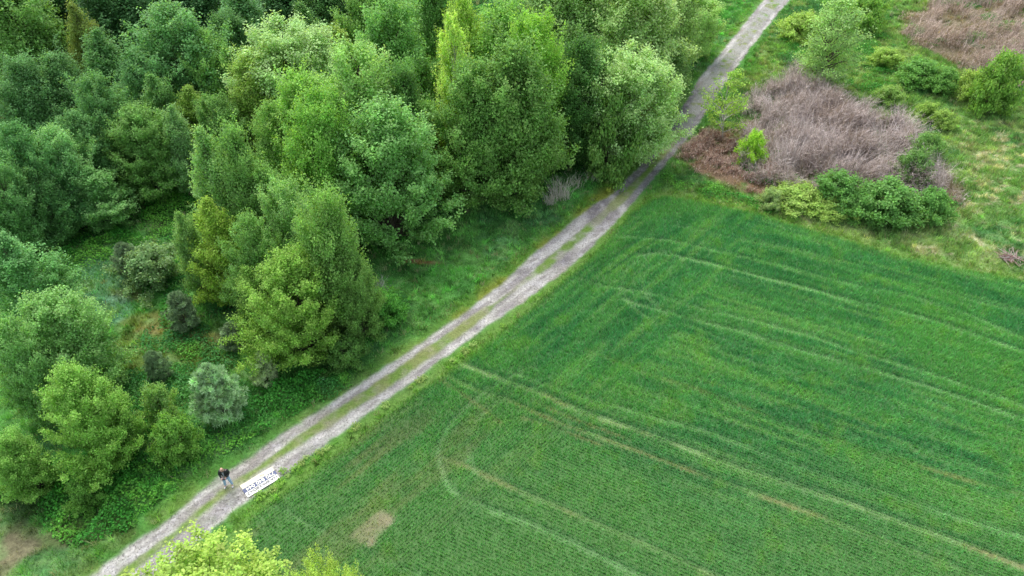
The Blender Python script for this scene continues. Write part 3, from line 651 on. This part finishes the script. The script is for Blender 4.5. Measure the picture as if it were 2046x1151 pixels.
TREES = [
 (-25, 325, 530, 130, 'broad3', (70, 124, 68), 'green tree cut by the left edge above the glade'),
 (55, 335, 500, 100, 'cone0', (66, 118, 66), 'dark small tree beneath the pale bluish tree on the left'),
 (140, 222, 410, 120, 'broad4', (70, 122, 72), 'bluish tree squeezed between the layered tree and the left group'),
 (300, 150, 350, 110, 'cone1', (78, 128, 66), 'green tree right behind the layered tree'),
 (520, 335, 560, 120, 'broad1', (92, 140, 66), 'green crown in the hollow between the spiky pale tree and the centre trees'),
 (805, 140, 400, 120, 'broad2', (70, 118, 56), 'shaded tree below the rounded fresh green crown'),
 (450, 20, 230, 110, 'broad4', (66, 116, 68), 'bluish tree just right of the dark gap'),
 (-25, -70, 240, 190, 'broad0', (84, 132, 58), 'bright green tree cut off by the top left corner of the view'),
 (70, -80, 175, 170, 'broad1', (50, 96, 56), 'dark bluish green tree behind the brownish crown at the top left'),
 (142, 5, 235, 95, 'cone0', (104, 122, 52), 'small brownish yellow green crown near the top left'),
 (225, -85, 190, 190, 'broad2', (44, 92, 52), 'dark green tree on the top edge between the brownish crown and the large ridge crown'),
 (330, -110, 150, 190, 'broad3', (42, 90, 52), 'very dark green tree on the top edge left of the dark gap'),
 (325, 8, 300, 200, 'broad4', (80, 134, 82), 'large broad green crown left of the dark gap at the top edge'),
 (475, -30, 215, 160, 'cone1', (70, 124, 76), 'bluish green conical tree right of the dark gap at the top edge'),
 (600, 5, 200, 110, 'cone0', (74, 122, 60), 'spiky green tip rising behind the pale silvery crown'),
 (560, -110, 140, 200, 'broad0', (48, 98, 58), 'dark tree on the top edge behind the pale silvery crown'),
 (670, -90, 160, 180, 'broad1', (54, 104, 52), 'dark green tree on the top edge above the narrow yellowish tree'),
 (560, 48, 320, 205, 'willow0', (122, 158, 104), 'pale silvery green domed tree, palest crown of the upper left wood'),
 (500, 112, 340, 150, 'broad2', (112, 144, 54), 'olive yellow tree in front of the pale silvery dome'),
 (664, 48, 250, 85, 'column', (120, 148, 60), 'narrow yellowish tree between the pale dome and the rounded green crown'),
 (730, -60, 215, 150, 'broad3', (92, 138, 60), 'green tree cut by the top edge behind the rounded green crown'),
 (775, -5, 330, 190, 'broad4', (88, 142, 70), 'rounded fresh green crown left of the drooping birch'),
 (862, -60, 240, 130, 'broad0', (76, 128, 56), 'mid green tree on the top edge left of the birch tip'),
 (925, -12, 300, 110, 'broad1', (124, 162, 60), 'yellow green tree just behind the drooping birch'),
 (903, 25, 370, 105, 'birch', (142, 176, 84), 'drooping yellow green birch left of the big twin tipped tree'),
 (1010, 12, 330, 170, 'broad2', (100, 150, 64), 'fresh green tree behind the big twin tipped tree'),
 (1072, 25, 365, 150, 'broad3', (112, 162, 54), 'bright yellow green tree peeping out right of the twin tipped tree'),
 (948, 120, 428, 185, 'broad4', (88, 134, 60), 'left half of the big twin tipped tree beside the grassy verge'),
 (1030, 84, 420, 195, 'broad0', (86, 130, 58), 'right half of the big twin tipped tree beside the grassy verge'),
 (1150, -95, 210, 190, 'willow1', (114, 150, 92), 'greyish green willow on the top edge right of the bright yellow green tree'),
 (1255, -70, 240, 190, 'willow0', (122, 156, 96), 'greyish green willow on the top edge above the pale roadside willow'),
 (1165, 75, 345, 150, 'broad1', (52, 100, 42), 'dark green tree in the shade between the twin tipped tree and the pale roadside willow'),
 (1225, 190, 365, 110, 'bush1', (78, 120, 50), 'low green tree under the left side of the pale roadside willow'),
 (1264, 98, 345, 172, 'willow1', (136, 168, 116), 'pale grey green willow leaning over the dirt road'),
 (1335, -70, 175, 140, 'willow0', (114, 150, 84), 'grey green willow cut by the top edge near the road'),
 (1388, -24, 128, 112, 'willow1', (132, 170, 98), 'pale rounded willow nearest the road at the top edge'),
 (1318, 80, 240, 115, 'broad2', (76, 116, 58), 'dull green tree between the two pale willows beside the road'),
 (176, 148, 372, 125, 'broad3', (74, 126, 74), 'bluish green tree behind the tree with the layered branches'),
 (258, 213, 408, 140, 'broad1', (86, 134, 62), 'green tree with layered branches above the dark hollow'),
 (100, 105, 300, 130, 'broad0', (72, 122, 74), 'bluish green tree left of centre in the upper left wood'),
 (35, 120, 330, 130, 'broad2', (68, 118, 72), 'bluish green tree on the left edge below the bright corner tree'),
 (190, 60, 275, 130, 'cone1', (70, 122, 70), 'spiky green crown below the brownish crown'),
 (268, 95, 300, 120, 'broad0', (74, 130, 84), 'soft bluish green crown at the foot of the large ridge crown'),
 (395, 60, 290, 130, 'broad1', (88, 138, 62), 'green crown on the right shoulder of the large ridge crown'),
 (372, 172, 350, 110, 'cone0', (112, 148, 54), 'yellow green crown in the middle of the wood left of the olive tree'),
 (425, 190, 370, 110, 'broad3', (84, 130, 62), 'plain green crown just below the olive yellow tree'),
 (340, 212, 395, 90, 'cone1', (104, 148, 98), 'small pale crown above the spiky pale tree'),
 (398, 255, 545, 130, 'cone0', (108, 152, 90), 'spiky pale green tree left of the tall central crowns'),
 (460, 262, 545, 120, 'broad2', (90, 136, 66), 'green tree right of the spiky pale tree'),
 (592, 142, 440, 165, 'broad0', (112, 160, 66), 'tall yellow green tree at the centre of the wood'),
 (632, 178, 500, 170, 'broad4', (98, 152, 56), 'bright green tree in front of the tall yellow green one'),
 (702, 84, 425, 195, 'broad3', (118, 160, 90), 'tall pale tipped tree beside the rounded green crown'),
 (758, 205, 510, 225, 'broad1', (96, 148, 82), 'broad green tree standing where the wood meets the verge'),
 (535, 205, 430, 120, 'broad1', (94, 140, 62), 'green crown tucked left of the tall yellow green tree'),
 (20, 245, 470, 130, 'broad1', (64, 122, 70), 'green tree on the left edge above the dark hollow'),
 (95, 255, 455, 120, 'broad4', (104, 156, 104), 'pale bluish tree above the small leaning tree'),
 (172, 335, 465, 118, 'cone1', (88, 142, 82), 'small leaning green tree beside the dark hollow'),
 (408, 395, 610, 120, 'cone0', (124, 158, 48), 'yellow green tree at the edge of the glade'),
 (355, 425, 610, 80, 'cone1', (98, 140, 74), 'slim green tree on the glade side of the yellow green tree'),
 (560, 362, 600, 125, 'broad3', (112, 156, 92), 'pale green crown in the middle of the front clump'),
 (645, 390, 682, 135, 'broad2', (98, 142, 66), 'tall olive green tree of the front clump'),
 (490, 430, 650, 120, 'broad4', (90, 138, 66), 'green tree on the left of the front clump'),
 (572, 508, 728, 175, 'broad1', (106, 148, 52), 'yellowish green tree at the very front of the clump nearest the road'),
 (490, 535, 690, 110, 'cone1', (100, 142, 52), 'small green tree on the glade side of the front clump'),
 (695, 500, 690, 95, 'broad0', (84, 126, 56), 'dull green tree on the right flank of the front clump'),
 (0, 468, 660, 150, 'cone0', (80, 138, 84), 'bluish green tree on the left edge beside the glade'),
 (82, 590, 800, 180, 'broad4', (102, 150, 86), 'large soft green tree left of the glade'),
 (0, 640, 850, 120, 'broad3', (96, 146, 84), 'soft green tree on the left edge beside the large one'),
 (130, 738, 935, 150, 'broad1', (102, 150, 58), 'yellowish green tree left of the blue green pine'),
 (12, 872, 990, 105, 'broad2', (96, 144, 58), 'green tree low on the left edge'),
 (228, 800, 905, 55, 'cone1', (92, 140, 62), 'small green tree hugging the right side of the yellowish one'),
]
PROTO['column'] = None
proto('column', 'deciduous_tree', NT, (M_leaf, M_bark), seed=345, H=12, Rr=2.6, z0=.8, nl=95, elev=50, prof='column', jag=.15, subs=6, cl=10, spr=.22, leaf=.21)
for t in TREES: tree(*t)
# foreground
tree(348, 1226, 1465, 400, 'maple0', (124, 156, 64), 'large yellow green flowering maple at the bottom edge over the road', group='trees in the foreground')
tree(632, 1118, 1440, 125, 'maple1', (128, 158, 66), 'narrow yellow green maple crown at the bottom edge over the crop', group='trees in the foreground')
tree(195, 1160, 1440, 60, 'maple1', (134, 160, 66), 'tip of a yellow green crown at the bottom edge left of the road', group='trees in the foreground')
# right of the road
GR = 'trees and shrubs right of the road'
RB = [
 (1472, 140, 292, 105, 'sapling', (128, 164, 62), 'sparse young birch with a pale bare stem beside the road bend', 'tree'),
 (1690, -12, 195, 135, 'feather', (120, 158, 100), 'feathery soft green young tree upper right of the road', 'tree'),
 (1745, -40, 70, 80, 'bush0', (104, 150, 60), 'green bush behind the feathery young tree at the top edge', 'shrub'),
 (1512, 252, 335, 56, 'bush1', (136, 182, 46), 'vivid lime green shrub in front of the mauve thicket', 'shrub'),
 (1690, 335, 425, 110, 'bush2', (76, 128, 60), 'dark green shrub at the foot of the mauve thicket, left of two', 'shrub'),
 (1790, 355, 455, 140, 'bush0', (74, 126, 58), 'widest dark green shrub at the foot of the mauve thicket', 'shrub'),
 (1870, 370, 448, 90, 'bush1', (76, 130, 60), 'dark green shrub at the right foot of the mauve thicket', 'shrub'),
 (1735, 375, 445, 90, 'bush1', (78, 130, 60), 'dark green shrub squeezed between two larger ones below the mauve thicket', 'shrub'),
 (1605, 368, 422, 120, 'bush0', (122, 152, 66), 'yellow green leafy shrub between the crop and the mauve thicket', 'shrub'),
 (1670, 395, 440, 80, 'bush2', (120, 150, 66), 'smaller yellow green shrub close to the crop edge', 'shrub'),
 (1545, 372, 420, 50, 'bush1', (128, 150, 104), 'greyish green shrub at the lower left corner of the mauve thicket', 'shrub'),
 (1862, 255, 345, 80, 'bush2', (84, 128, 66), 'dull green bush on the right side of the mauve thicket', 'shrub'),
 (1840, 290, 380, 80, 'bush0', (76, 118, 62), 'dark bush buried in the right side of the mauve thicket', 'shrub'),
 (1590, 232, 270, 70, 'bush0', (84, 104, 60), 'dark green bush sunk in the hollow of the mauve thicket', 'shrub'),
 (1850, 110, 180, 90, 'bush0', (80, 134, 58), 'fresh green bush before the upper right thicket', 'shrub'),
 (1900, 130, 195, 70, 'bush2', (78, 130, 56), 'fresh green bush right beside another before the upper right thicket', 'shrub'),
 (1950, 132, 205, 60, 'bush1', (132, 158, 78), 'pale yellowish bush between the green bushes and the right edge tree', 'shrub'),
 (2025, 85, 235, 92, 'bush0', (92, 136, 50), 'tall yellow green bush cut off by the right edge', 'shrub'),
 (1775, 90, 140, 70, 'bush2', (124, 156, 66), 'pale green bush below the feathery young tree on its right', 'shrub'),
 (1860, 200, 245, 50, 'bush1', (124, 156, 70), 'small lime green bush on the rough meadow', 'shrub'),
 (1895, 215, 262, 50, 'bush2', (122, 152, 72), 'small dull bush beside the small lime green one on the meadow', 'shrub'),
 (1785, 165, 215, 60, 'bush0', (112, 146, 72), 'low green bush above the upper end of the mauve thicket', 'shrub'),
 (1610, 20, 90, 90, 'bush2', (130, 160, 72), 'low yellowish scrub on the bank left of the feathery young tree', 'shrub'),
]
for u, vt, vb, wp, k, c, l, ct in RB: tree(u, vt+(.14*(vb-vt) if ct == 'shrub' else 0), vb, wp*(.86 if ct == 'shrub' else 1), k, c, l, ct, GR)
PN = [
 (412, 736, 850, 108, 'pine0', (116, 152, 116), 'bushy blue green pine, largest one, above the walking man'),
 (348, 588, 665, 68, 'pine1', (96, 124, 94), 'dark blue green young pine in the glade'),
 (458, 648, 702, 62, 'pine0', (96, 122, 92), 'small dark young pine at the foot of the front clump'),
 (518, 708, 775, 58, 'pine1', (134, 156, 118), 'small greyish young pine under the yellowish front tree'),
 (240, 488, 560, 60, 'pine0', (96, 122, 96), 'slim dark young pine at the upper end of the glade'),
 (300, 705, 765, 54, 'pine1', (98, 128, 98), 'dull young pine half hidden by the large soft tree'),
]
for u, vt, vb, wp, k, c, l in PN: tree(u, vt, vb, wp, k, c, l, 'pine', 'young pines in the glade')
BS = [
 (300, 772, 850, 60, 'bush1', (108, 150, 84), 'pale green bush left of the large pine'),
 (285, 500, 580, 110, 'bush2', (92, 128, 84), 'grey green scrub bush between two glade pines'),
 (760, 590, 655, 80, 'bush0', (64, 130, 46), 'fresh green bush below the bleached twigs'),
 (680, 680, 740, 80, 'bush2', (72, 118, 50), 'dark green bush right of the front clump'),
 (330, 840, 920, 80, 'bush0', (86, 136, 54), 'green bush below the pale green one, left of the pine'),
 (150, 965, 1020, 60, 'bush1', (80, 130, 52), 'green bush at the foot of the yellowish tree'),
]
for u, vt, vb, wp, k, c, l in BS: tree(u, vt, vb, wp, k, c, l, 'shrub', 'shrubs of the verge and glade')

# ---------------------------------------------------------------- weeds along the field edge
def weed_mesh(seed):
    r = np.random.default_rng(seed); n = 60
    a = r.random(n)*6.28; q = r.random(n)**.6*.42; c = np.stack([np.cos(a)*q, np.sin(a)*q, .08+.26*r.random(n)], 1)
    nn = np.stack([np.cos(a)*.5, np.sin(a)*.5, np.ones(n)], 1)+r.normal(0, .3, (n, 3))
    v, f = leaf_quads(c, nn, r.uniform(.12, .24, n), r.uniform(.08, .15, n), r)
    return v, f, np.repeat(1+r.normal(0, .15, (n, 1))*np.ones((1, 3)), 4, axis=0)
wd0 = None
WEEDS = [(575, 952), (590, 938), (602, 927), (612, 915), (560, 968), (548, 978), (535, 985), (520, 994), (640, 905), (655, 897), (826, 770), (838, 762), (848, 756), (700, 862), (712, 855), (905, 722), (918, 712), (930, 704), (945, 690), (1005, 652), (820, 775), (770, 812), (566, 942)]
for i, (u, v_) in enumerate(WEEDS):
    x, y = at(u, v_)
    if wd0 is None:
        V, Fq, T = weed_mesh(5); o = np_mesh('weed_plant', V, Fq, 4, M_leaf, tint=T); wd0 = o
    else:
        o = wd0.copy(); COLL.objects.link(o)
    o.location = (x, y, 0); o.rotation_euler = (0, 0, i*1.3); s = .42+.5*((i*37) % 10)/10; o.scale = (s, s, s)
    c = lin(*[(150, 178, 100), (124, 166, 66), (140, 162, 88)][i % 3])*1.2; o.color = (*c, 1)
    tag(o, 'pale broad leaved weed on the strip between track and crop', 'weed', 'pale weeds between the dirt road and the crop')

# ---------------------------------------------------------------- dry reed clumps, bleached twigs, brushwood pile, white scrap
def stick_cluster(name, loc, n, hmin, hmax, spread, lean, wd, cols, seed, label, cat, group=None, flat=False, fork=0):
    r = np.random.default_rng(seed); parts = []
    T = []
    for i in range(n):
        a = r.random()*6.28; q = r.random()**.6*spread; p0 = np.array([math.cos(a)*q, math.sin(a)*q*.6, 0])
        h = r.uniform(hmin, hmax); b = r.random()*6.28; l = r.uniform(.2, 1)*lean*h
        if flat: p0[2] = r.uniform(.05, .45)*(1-q/spread*.7); d = np.array([math.cos(b)*h, math.sin(b)*h, r.uniform(-.15, .35)*h]); p1 = p0+d*.5; p2 = p0+d
        else: p1 = p0+[math.cos(b)*l*.35, math.sin(b)*l*.35, h*.6]; p2 = p0+[math.cos(b)*l, math.sin(b)*l, h]
        p2[2] = max(p2[2], .03)
        seg = [tube(np.stack([p0, p1, p2]), [wd, wd*.7, wd*.3], 4)]
        for k in range(fork):
            t = r.uniform(.4, .9); q0 = p1*(1-t)+p2*t; dd = r.normal(size=3)*.5+[0, 0, .6]; seg.append(tube(np.stack([q0, q0+dd*h*.25]), [wd*.5, wd*.2], 3))
        c = cols[0]*(1-(k_ := r.random()))+cols[1]*k_
        for s in seg: parts.append(s); T.append(np.tile(c*(1+r.normal(0, .1)), (len(s[0]), 1)))
    V, Fq = joinm(parts); o = np_mesh(name, V, Fq, 4, M_stick, tint=np.clip(np.concatenate(T), 0, 1)); o.location = (*loc, 0)
    return tag(o, label, cat, group)
PALEC = (G(226, 220, 204), G(196, 190, 172))
GRD = 'dry reed clumps beside the wood'
stick_cluster('dry_reed_clump', at(1118, 396), 150, .6, 2.1, 1.0, .75, .013, PALEC, 1, 'largest pale dry reed clump at the foot of the twin tipped tree', 'reeds', GRD)
stick_cluster('dry_reed_clump', at(1098, 408), 70, .4, 1.3, .6, .8, .012, PALEC, 2, 'small pale dry reed clump left of the largest clump', 'reeds', GRD)
stick_cluster('dry_reed_clump', at(1152, 372), 40, .5, 1.6, .8, .7, .012, PALEC, 3, 'thin pale reed clump right of the largest clump', 'reeds', GRD)
stick_cluster('dry_reed_clump', at(1182, 362), 36, .5, 1.5, .8, .7, .012, PALEC, 4, 'sparse pale reed stems nearest the roadside willow', 'reeds', GRD)
GT = 'bleached twigs on the verge'
stick_cluster('dead_bush', at(766, 598), 26, 1.2, 2.4, .35, .5, .018, (G(196, 196, 190), G(150, 150, 140)), 5, 'bleached leafless twigs above the fresh green bush at the wood edge', 'dead bush', GT, fork=3)
stick_cluster('dead_bush', at(735, 615), 22, 1.0, 1.9, .7, .6, .015, (G(176, 176, 160), G(130, 130, 110)), 6, 'greyish bare twigs in the shade left of the fresh green bush', 'dead bush', GT, fork=3)
stick_cluster('dead_bush', at(664, 712), 20, .5, 1.2, .5, .9, .014, (G(176, 180, 160), G(140, 140, 120)), 7, 'low grey twigs right of the front clump of trees', 'dead bush', GT, fork=3)
stick_cluster('dead_bush', at(855, 412), 26, .6, 1.3, .5, .8, .014, (G(160, 140, 125), G(140, 120, 104)), 8, 'brownish bare twigs left of the twin tipped tree', 'dead bush', GT, fork=3)
stick_cluster('brushwood_pile', at(2017, 517), 70, .5, 1.3, .8, .5, .03, (G(150, 112, 108), G(188, 178, 170)), 9, 'pile of grey and reddish cut brushwood lying on the right meadow', 'brushwood', flat=True, fork=1)
bm = bmesh.new(); r0 = random.Random(3)
bmesh.ops.create_grid(bm, x_segments=5, y_segments=4, size=.17)
for v_ in bm.verts: v_.co.z = .06+r0.uniform(-.03, .05); v_.co.x += r0.uniform(-.02, .02)
bmesh.ops.solidify(bm, geom=bm.faces[:], thickness=.006)
me = bpy.data.meshes.new('paper_scrap'); bm.to_mesh(me); bm.free(); me.materials.append(plain('white_paper', (.75, .76, .74), .7))
o = bpy.data.objects.new('paper_scrap', me); COLL.objects.link(o); x, y = at(644, 763); o.location = (x, y, .22); tag(o, 'small crumpled white scrap lying in the grass beside the track', 'litter')

# ---------------------------------------------------------------- banner lying on the road
A = np.array(at(479.0, 970.5)); B = np.array(at(543.2, 933.6)); Cc = np.array(at(495.9, 995.3)); D = np.array(at(559, 955.5))
ex = nrm((B-A)+(D-Cc)); Lb = (np.linalg.norm(B-A)+np.linalg.norm(D-Cc))/2; Hb = (np.linalg.norm(Cc-A)+np.linalg.norm(D-B))/2
ctr = (A+B+Cc+D)/4
print('banner', Lb, Hb)
ban = empty('sale_banner', (ctr[0], ctr[1], .03), math.atan2(-ex[1], -ex[0]))   # local x runs along the reading direction
tag(ban, 'white and navy sale banner with a phone number lying across the right wheel track', 'banner')
M_white = plain('white_vinyl', (.78, .78, .73), .45, .02, 3); M_cream = plain('cream_vinyl', (.74, .70, .48), .45, .03, 3); M_navy = plain('navy_vinyl', (.055, .075, .17), .45, .1, 4)
M_grey = plain('grey_print', (.20, .20, .21), .6); M_digit = plain('cream_print', (.86, .86, .76), .5)
def sheet(name, x0, x1, y0, y1, mat, seed, z=0.0):
    nx, ny = 40, 8; xs = np.linspace(x0, x1, nx); ys = np.linspace(y0, y1, ny); XX, YY = np.meshgrid(xs, ys)
    zz = z + .012*np.sin(XX*7+YY*3+seed)*.5+.01*vnoise(XX, YY, .2, seed)
    top = np.stack([XX.ravel(), YY.ravel(), zz.ravel()], 1); bot = top-[0, 0, .006]; n = nx*ny
    i = (np.arange(ny-1)[:, None]*nx+np.arange(nx-1)[None]).ravel(); f = np.stack([i, i+1, i+1+nx, i+nx], 1)
    fb = f[:, ::-1]+n; rimi = list(range(nx))+[nx*k+nx-1 for k in range(1, ny)]+[n-2-k for k in range(nx-1)]+[nx*k for k in range(ny-2, 0, -1)]
    rim_ = np.array([(rimi[(k+1) % len(rimi)], rimi[k], rimi[k]+n, rimi[(k+1) % len(rimi)]+n) for k in range(len(rimi))])
    return np_mesh(name, np.concatenate([top, bot]), np.concatenate([f, fb, rim_]), 4, mat, ban, smooth=False)
y3 = Hb/2; ya = y3-Hb*.35; yb = -y3+Hb*.33
top_p = sheet('text_panel', -Lb/2, Lb/2, ya, y3, M_white, 1)
mid_p = sheet('number_panel', -Lb/2-.03, Lb/2+.02, yb+.002, ya-.002, M_navy, 2)
bot_p = sheet('lower_panel', -Lb/2, Lb/2, -y3, yb, M_cream, 3)
def text(s, x0, x1, yc, h, mat, parent, name, z, off=.0):
    cu = bpy.data.curves.new(name, 'FONT'); cu.body = s; cu.size = 1; cu.align_x = 'CENTER'; cu.align_y = 'CENTER'; cu.offset = off; cu.extrude = .002
    tmp = bpy.data.objects.new(name, cu); COLL.objects.link(tmp); bpy.context.view_layer.update()
    me = bpy.data.meshes.new_from_object(tmp); bpy.data.objects.remove(tmp)
    a = np.empty(len(me.vertices)*3); me.vertices.foreach_get('co', a); a = a.reshape(-1, 3)
    lo, hi = a.min(0), a.max(0); sx = (x1-x0)/(hi[0]-lo[0]); sy = h/(hi[1]-lo[1])
    a[:, 0] = (a[:, 0]-(lo[0]+hi[0])/2)*sx+(x0+x1)/2; a[:, 1] = (a[:, 1]-(lo[1]+hi[1])/2)*sy+yc
    me.vertices.foreach_set('co', a.ravel()); me.materials.append(mat)
    o = bpy.data.objects.new(name, me); COLL.objects.link(o); o.parent = parent; o.location = (0, 0, z); return o
text('NA SPRZEDAŻ', -Lb*.47, Lb*.47, (ya+y3)/2-.02, Hb*.22, M_grey, top_p, 'lettering', .022, .03)
text('790 840 044', -Lb*.45, Lb*.42, (yb+ya)/2, Hb*.235, M_digit, mid_p, 'numerals', .022, .012)
text('ha', -Lb*.20, -Lb*.08, (yb-y3)/2+.03, Hb*.12, M_grey, bot_p, 'lettering', .022)

# ---------------------------------------------------------------- the man
fxp, fyp = at(458, 971)
man = empty('person', (fxp, fyp, .0), 0.0)
tag(man, 'bald man in black jacket and pale jeans looking down at a controller beside the banner', 'person')
M_skin = plain('skin', (.56, .33, .26), .55, .05, 30); M_jack = plain('black_jacket', (.025, .028, .03), .6, .3, 25); M_jean = plain('pale_denim', (.30, .45, .62), .8, .15, 30)
M_shoe = plain('white_shoe', (.8, .8, .8), .5); M_shirt = plain('grey_shirt', (.45, .48, .52), .8); M_dark = plain('dark_plastic', (.03, .03, .035), .4); M_eye = plain('eye', (.05, .04, .04), .3)
def skin(name, V, E, Rd, mat, parent, root=0, lev=2):
    me = bpy.data.meshes.new(name); me.from_pydata(V, E, []); me.materials.append(mat)
    o = bpy.data.objects.new(name, me); COLL.objects.link(o); o.parent = parent
    md = o.modifiers.new('skin', 'SKIN'); md.use_smooth_shade = True
    sv = me.skin_vertices[0].data
    for i, r_ in enumerate(Rd): sv[i].radius = (r_ if isinstance(r_, tuple) else (r_, r_)); sv[i].use_root = (i == root)
    sb = o.modifiers.new('sub', 'SUBSURF'); sb.levels = lev; sb.render_levels = lev
    return o
# figure faces -Y (towards the drone), slightly to its right; feet 0.35 m apart; head bowed
def figure():
    hipz, shz = .93, 1.43
    V = [(0, .02, hipz), (0, .03, 1.12), (0, .02, 1.32), (0, .0, 1.46), (0, -.03, 1.53),           # spine, neck
         (0, -.075, 1.62), (0, -.10, 1.71), (0, -.105, 1.765)]                                     # head
    Rd = [(.15, .11), (.14, .10), (.17, .11), (.07, .06), .055, (.082, .10), (.085, .10), (.055, .065)]
    E = [(0, 1), (1, 2), (2, 3), (3, 4), (4, 5), (5, 6), (6, 7)]
    for s in (-1, 1):
        b = len(V); V += [(s*.10, .02, .88), (s*.15, .0, .50), (s*.185, .02, .10), (s*.205, -.14, .045)]; Rd += [.085, .06, .042, .035]
        E += [(0, b), (b, b+1), (b+1, b+2), (b+2, b+3)]
        b = len(V); V += [(s*.19, .02, 1.42), (s*.245, .01, 1.17), (s*.13, -.21, 1.07), (s*.085, -.27, 1.08)]; Rd += [.06, .045, .034, (.04, .02)]
        E += [(2, b), (b, b+1), (b+1, b+2), (b+2, b+3)]
        hb = b+3
        for k, (dx, l) in enumerate([(.028, .07), (.012, .08), (-.004, .078), (-.02, .062)]):
            c = len(V); V += [(s*(.085+dx), -.30-.01*k*0, 1.085), (s*(.075+dx*.8), -.30-l*.6, 1.07), (s*(.06+dx*.6), -.30-l*.55, 1.045)]; Rd += [.010, .009, .008]
            E += [(hb, c), (c, c+1), (c+1, c+2)]
        c = len(V); V += [(s*.055, -.275, 1.10), (s*.035, -.31, 1.105)]; Rd += [.011, .009]; E += [(hb, c), (c, c+1)]
    return V, E, Rd
V, E, Rd = figure()
fig = skin('body', V, E, Rd, M_skin, man)
JV = [(0, .03, .90), (0, .035, 1.10), (0, .03, 1.30), (0, .01, 1.43), (0, .0, 1.49)]; JR = [(.19, .135), (.185, .13), (.21, .14), (.13, .10), (.075, .07)]
JE = [(0, 1), (1, 2), (2, 3), (3, 4)]
for s in (-1, 1):
    b = len(JV); JV += [(s*.19, .03, 1.40), (s*.255, .02, 1.17), (s*.20, -.10, 1.115), (s*.125, -.225, 1.075)]; JR += [.09, .075, .064, .052]
    JE += [(2, b), (b, b+1), (b+1, b+2), (b+2, b+3)]
skin('jacket', JV, JE, JR, M_jack, man)
TV = [(0, .02, .93)]; TR = [(.165, .125)]; TE = []
for s in (-1, 1):
    b = len(TV); TV += [(s*.095, .02, .83), (s*.145, .0, .50), (s*.185, .02, .16), (s*.19, .02, .09)]; TR += [.10, .078, .066, .07]
    TE += [(0, b), (b, b+1), (b+1, b+2), (b+2, b+3)]
skin('jeans', TV, TE, TR, M_jean, man)
for s in (-1, 1):
    skin('shoe', [(s*.185, .07, .045), (s*.192, -.02, .05), (s*.205, -.12, .04), (s*.212, -.19, .035)], [(0, 1), (1, 2), (2, 3)], [(.045, .045), (.052, .055), (.055, .038), (.038, .028)], M_shoe, man)
def ball(name, c, r3, mat, parent):
    bm = bmesh.new(); bmesh.ops.create_uvsphere(bm, u_segments=12, v_segments=8, radius=1)
    for v_ in bm.verts: v_.co = Vector((c[0]+v_.co.x*r3[0], c[1]+v_.co.y*r3[1], c[2]+v_.co.z*r3[2]))
    for f in bm.faces: f.smooth = True
    me = bpy.data.meshes.new(name); bm.to_mesh(me); bm.free(); me.materials.append(mat); o = bpy.data.objects.new(name, me); COLL.objects.link(o); o.parent = parent; return o
for s in (-1, 1):
    ball('ear', (s*.088, -.075, 1.655), (.014, .022, .034), M_skin, fig); ball('eye', (s*.033, -.185, 1.665), (.013, .01, .009), M_eye, fig)
ball('nose', (0, -.205, 1.635), (.013, .022, .024), M_skin, fig); ball('mouth', (0, -.18, 1.59), (.028, .012, .007), plain('lip', (.4, .16, .14)), fig)
# open jacket front showing the shirt
bm = bmesh.new()
vs = [bm.verts.new(p) for p in [(-.05, -.115, 1.44), (.05, -.115, 1.44), (.035, -.148, 1.28), (-.035, -.148, 1.28), (-.03, -.138, 1.0), (.03, -.138, 1.0)]]
bm.faces.new((vs[0], vs[3], vs[2], vs[1])); bm.faces.new((vs[3], vs[4], vs[5], vs[2]))
bmesh.ops.solidify(bm, geom=bm.faces[:], thickness=.012)
me = bpy.data.meshes.new('shirt_front'); bm.to_mesh(me); bm.free(); me.materials.append(M_shirt); o = bpy.data.objects.new('shirt_front', me); COLL.objects.link(o); o.parent = man
rot = R_(10)
man.rotation_euler = (0, 0, rot); man.location.z = .015; man.scale = (1.06, 1.06, 1.04)
# controller in his hands
bm = bmesh.new()
def bxx(bm, c, s, bev=.006):
    g = bmesh.ops.create_cube(bm, size=1); 
    for v_ in g['verts']: v_.co = Vector((c[0]+v_.co.x*s[0], c[1]+v_.co.y*s[1], c[2]+v_.co.z*s[2]))
bxx(bm, (0, 0, 0), (.15, .085, .03)); bxx(bm, (0, -.06, .015), (.16, .01, .08))
bmesh.ops.bevel(bm, geom=bm.edges[:], offset=.005, segments=2, affect='EDGES')
me = bpy.data.meshes.new('remote_controller'); bm.to_mesh(me); bm.free(); me.materials.append(M_dark)
rc_ = bpy.data.objects.new('remote_controller', me); COLL.objects.link(rc_)
p = Matrix.Rotation(rot, 3, 'Z') @ Vector((0, -.32*1.06, 1.09*1.04)); rc_.location = (fxp+p.x, fyp+p.y, p.z+.015); rc_.rotation_euler = (0, 0, rot)
for s in (-1, 1):
    bm = bmesh.new(); bmesh.ops.create_cone(bm, cap_ends=True, segments=10, radius1=.008, radius2=.005, depth=.02)
    for v_ in bm.verts: v_.co += Vector((s*.045, 0, .025))
    me = bpy.data.meshes.new('stick'); bm.to_mesh(me); bm.free(); me.materials.append(M_dark); o = bpy.data.objects.new('stick', me); COLL.objects.link(o); o.parent = rc_
tag(rc_, 'small dark remote controller held in both hands of the bald man', 'controller')
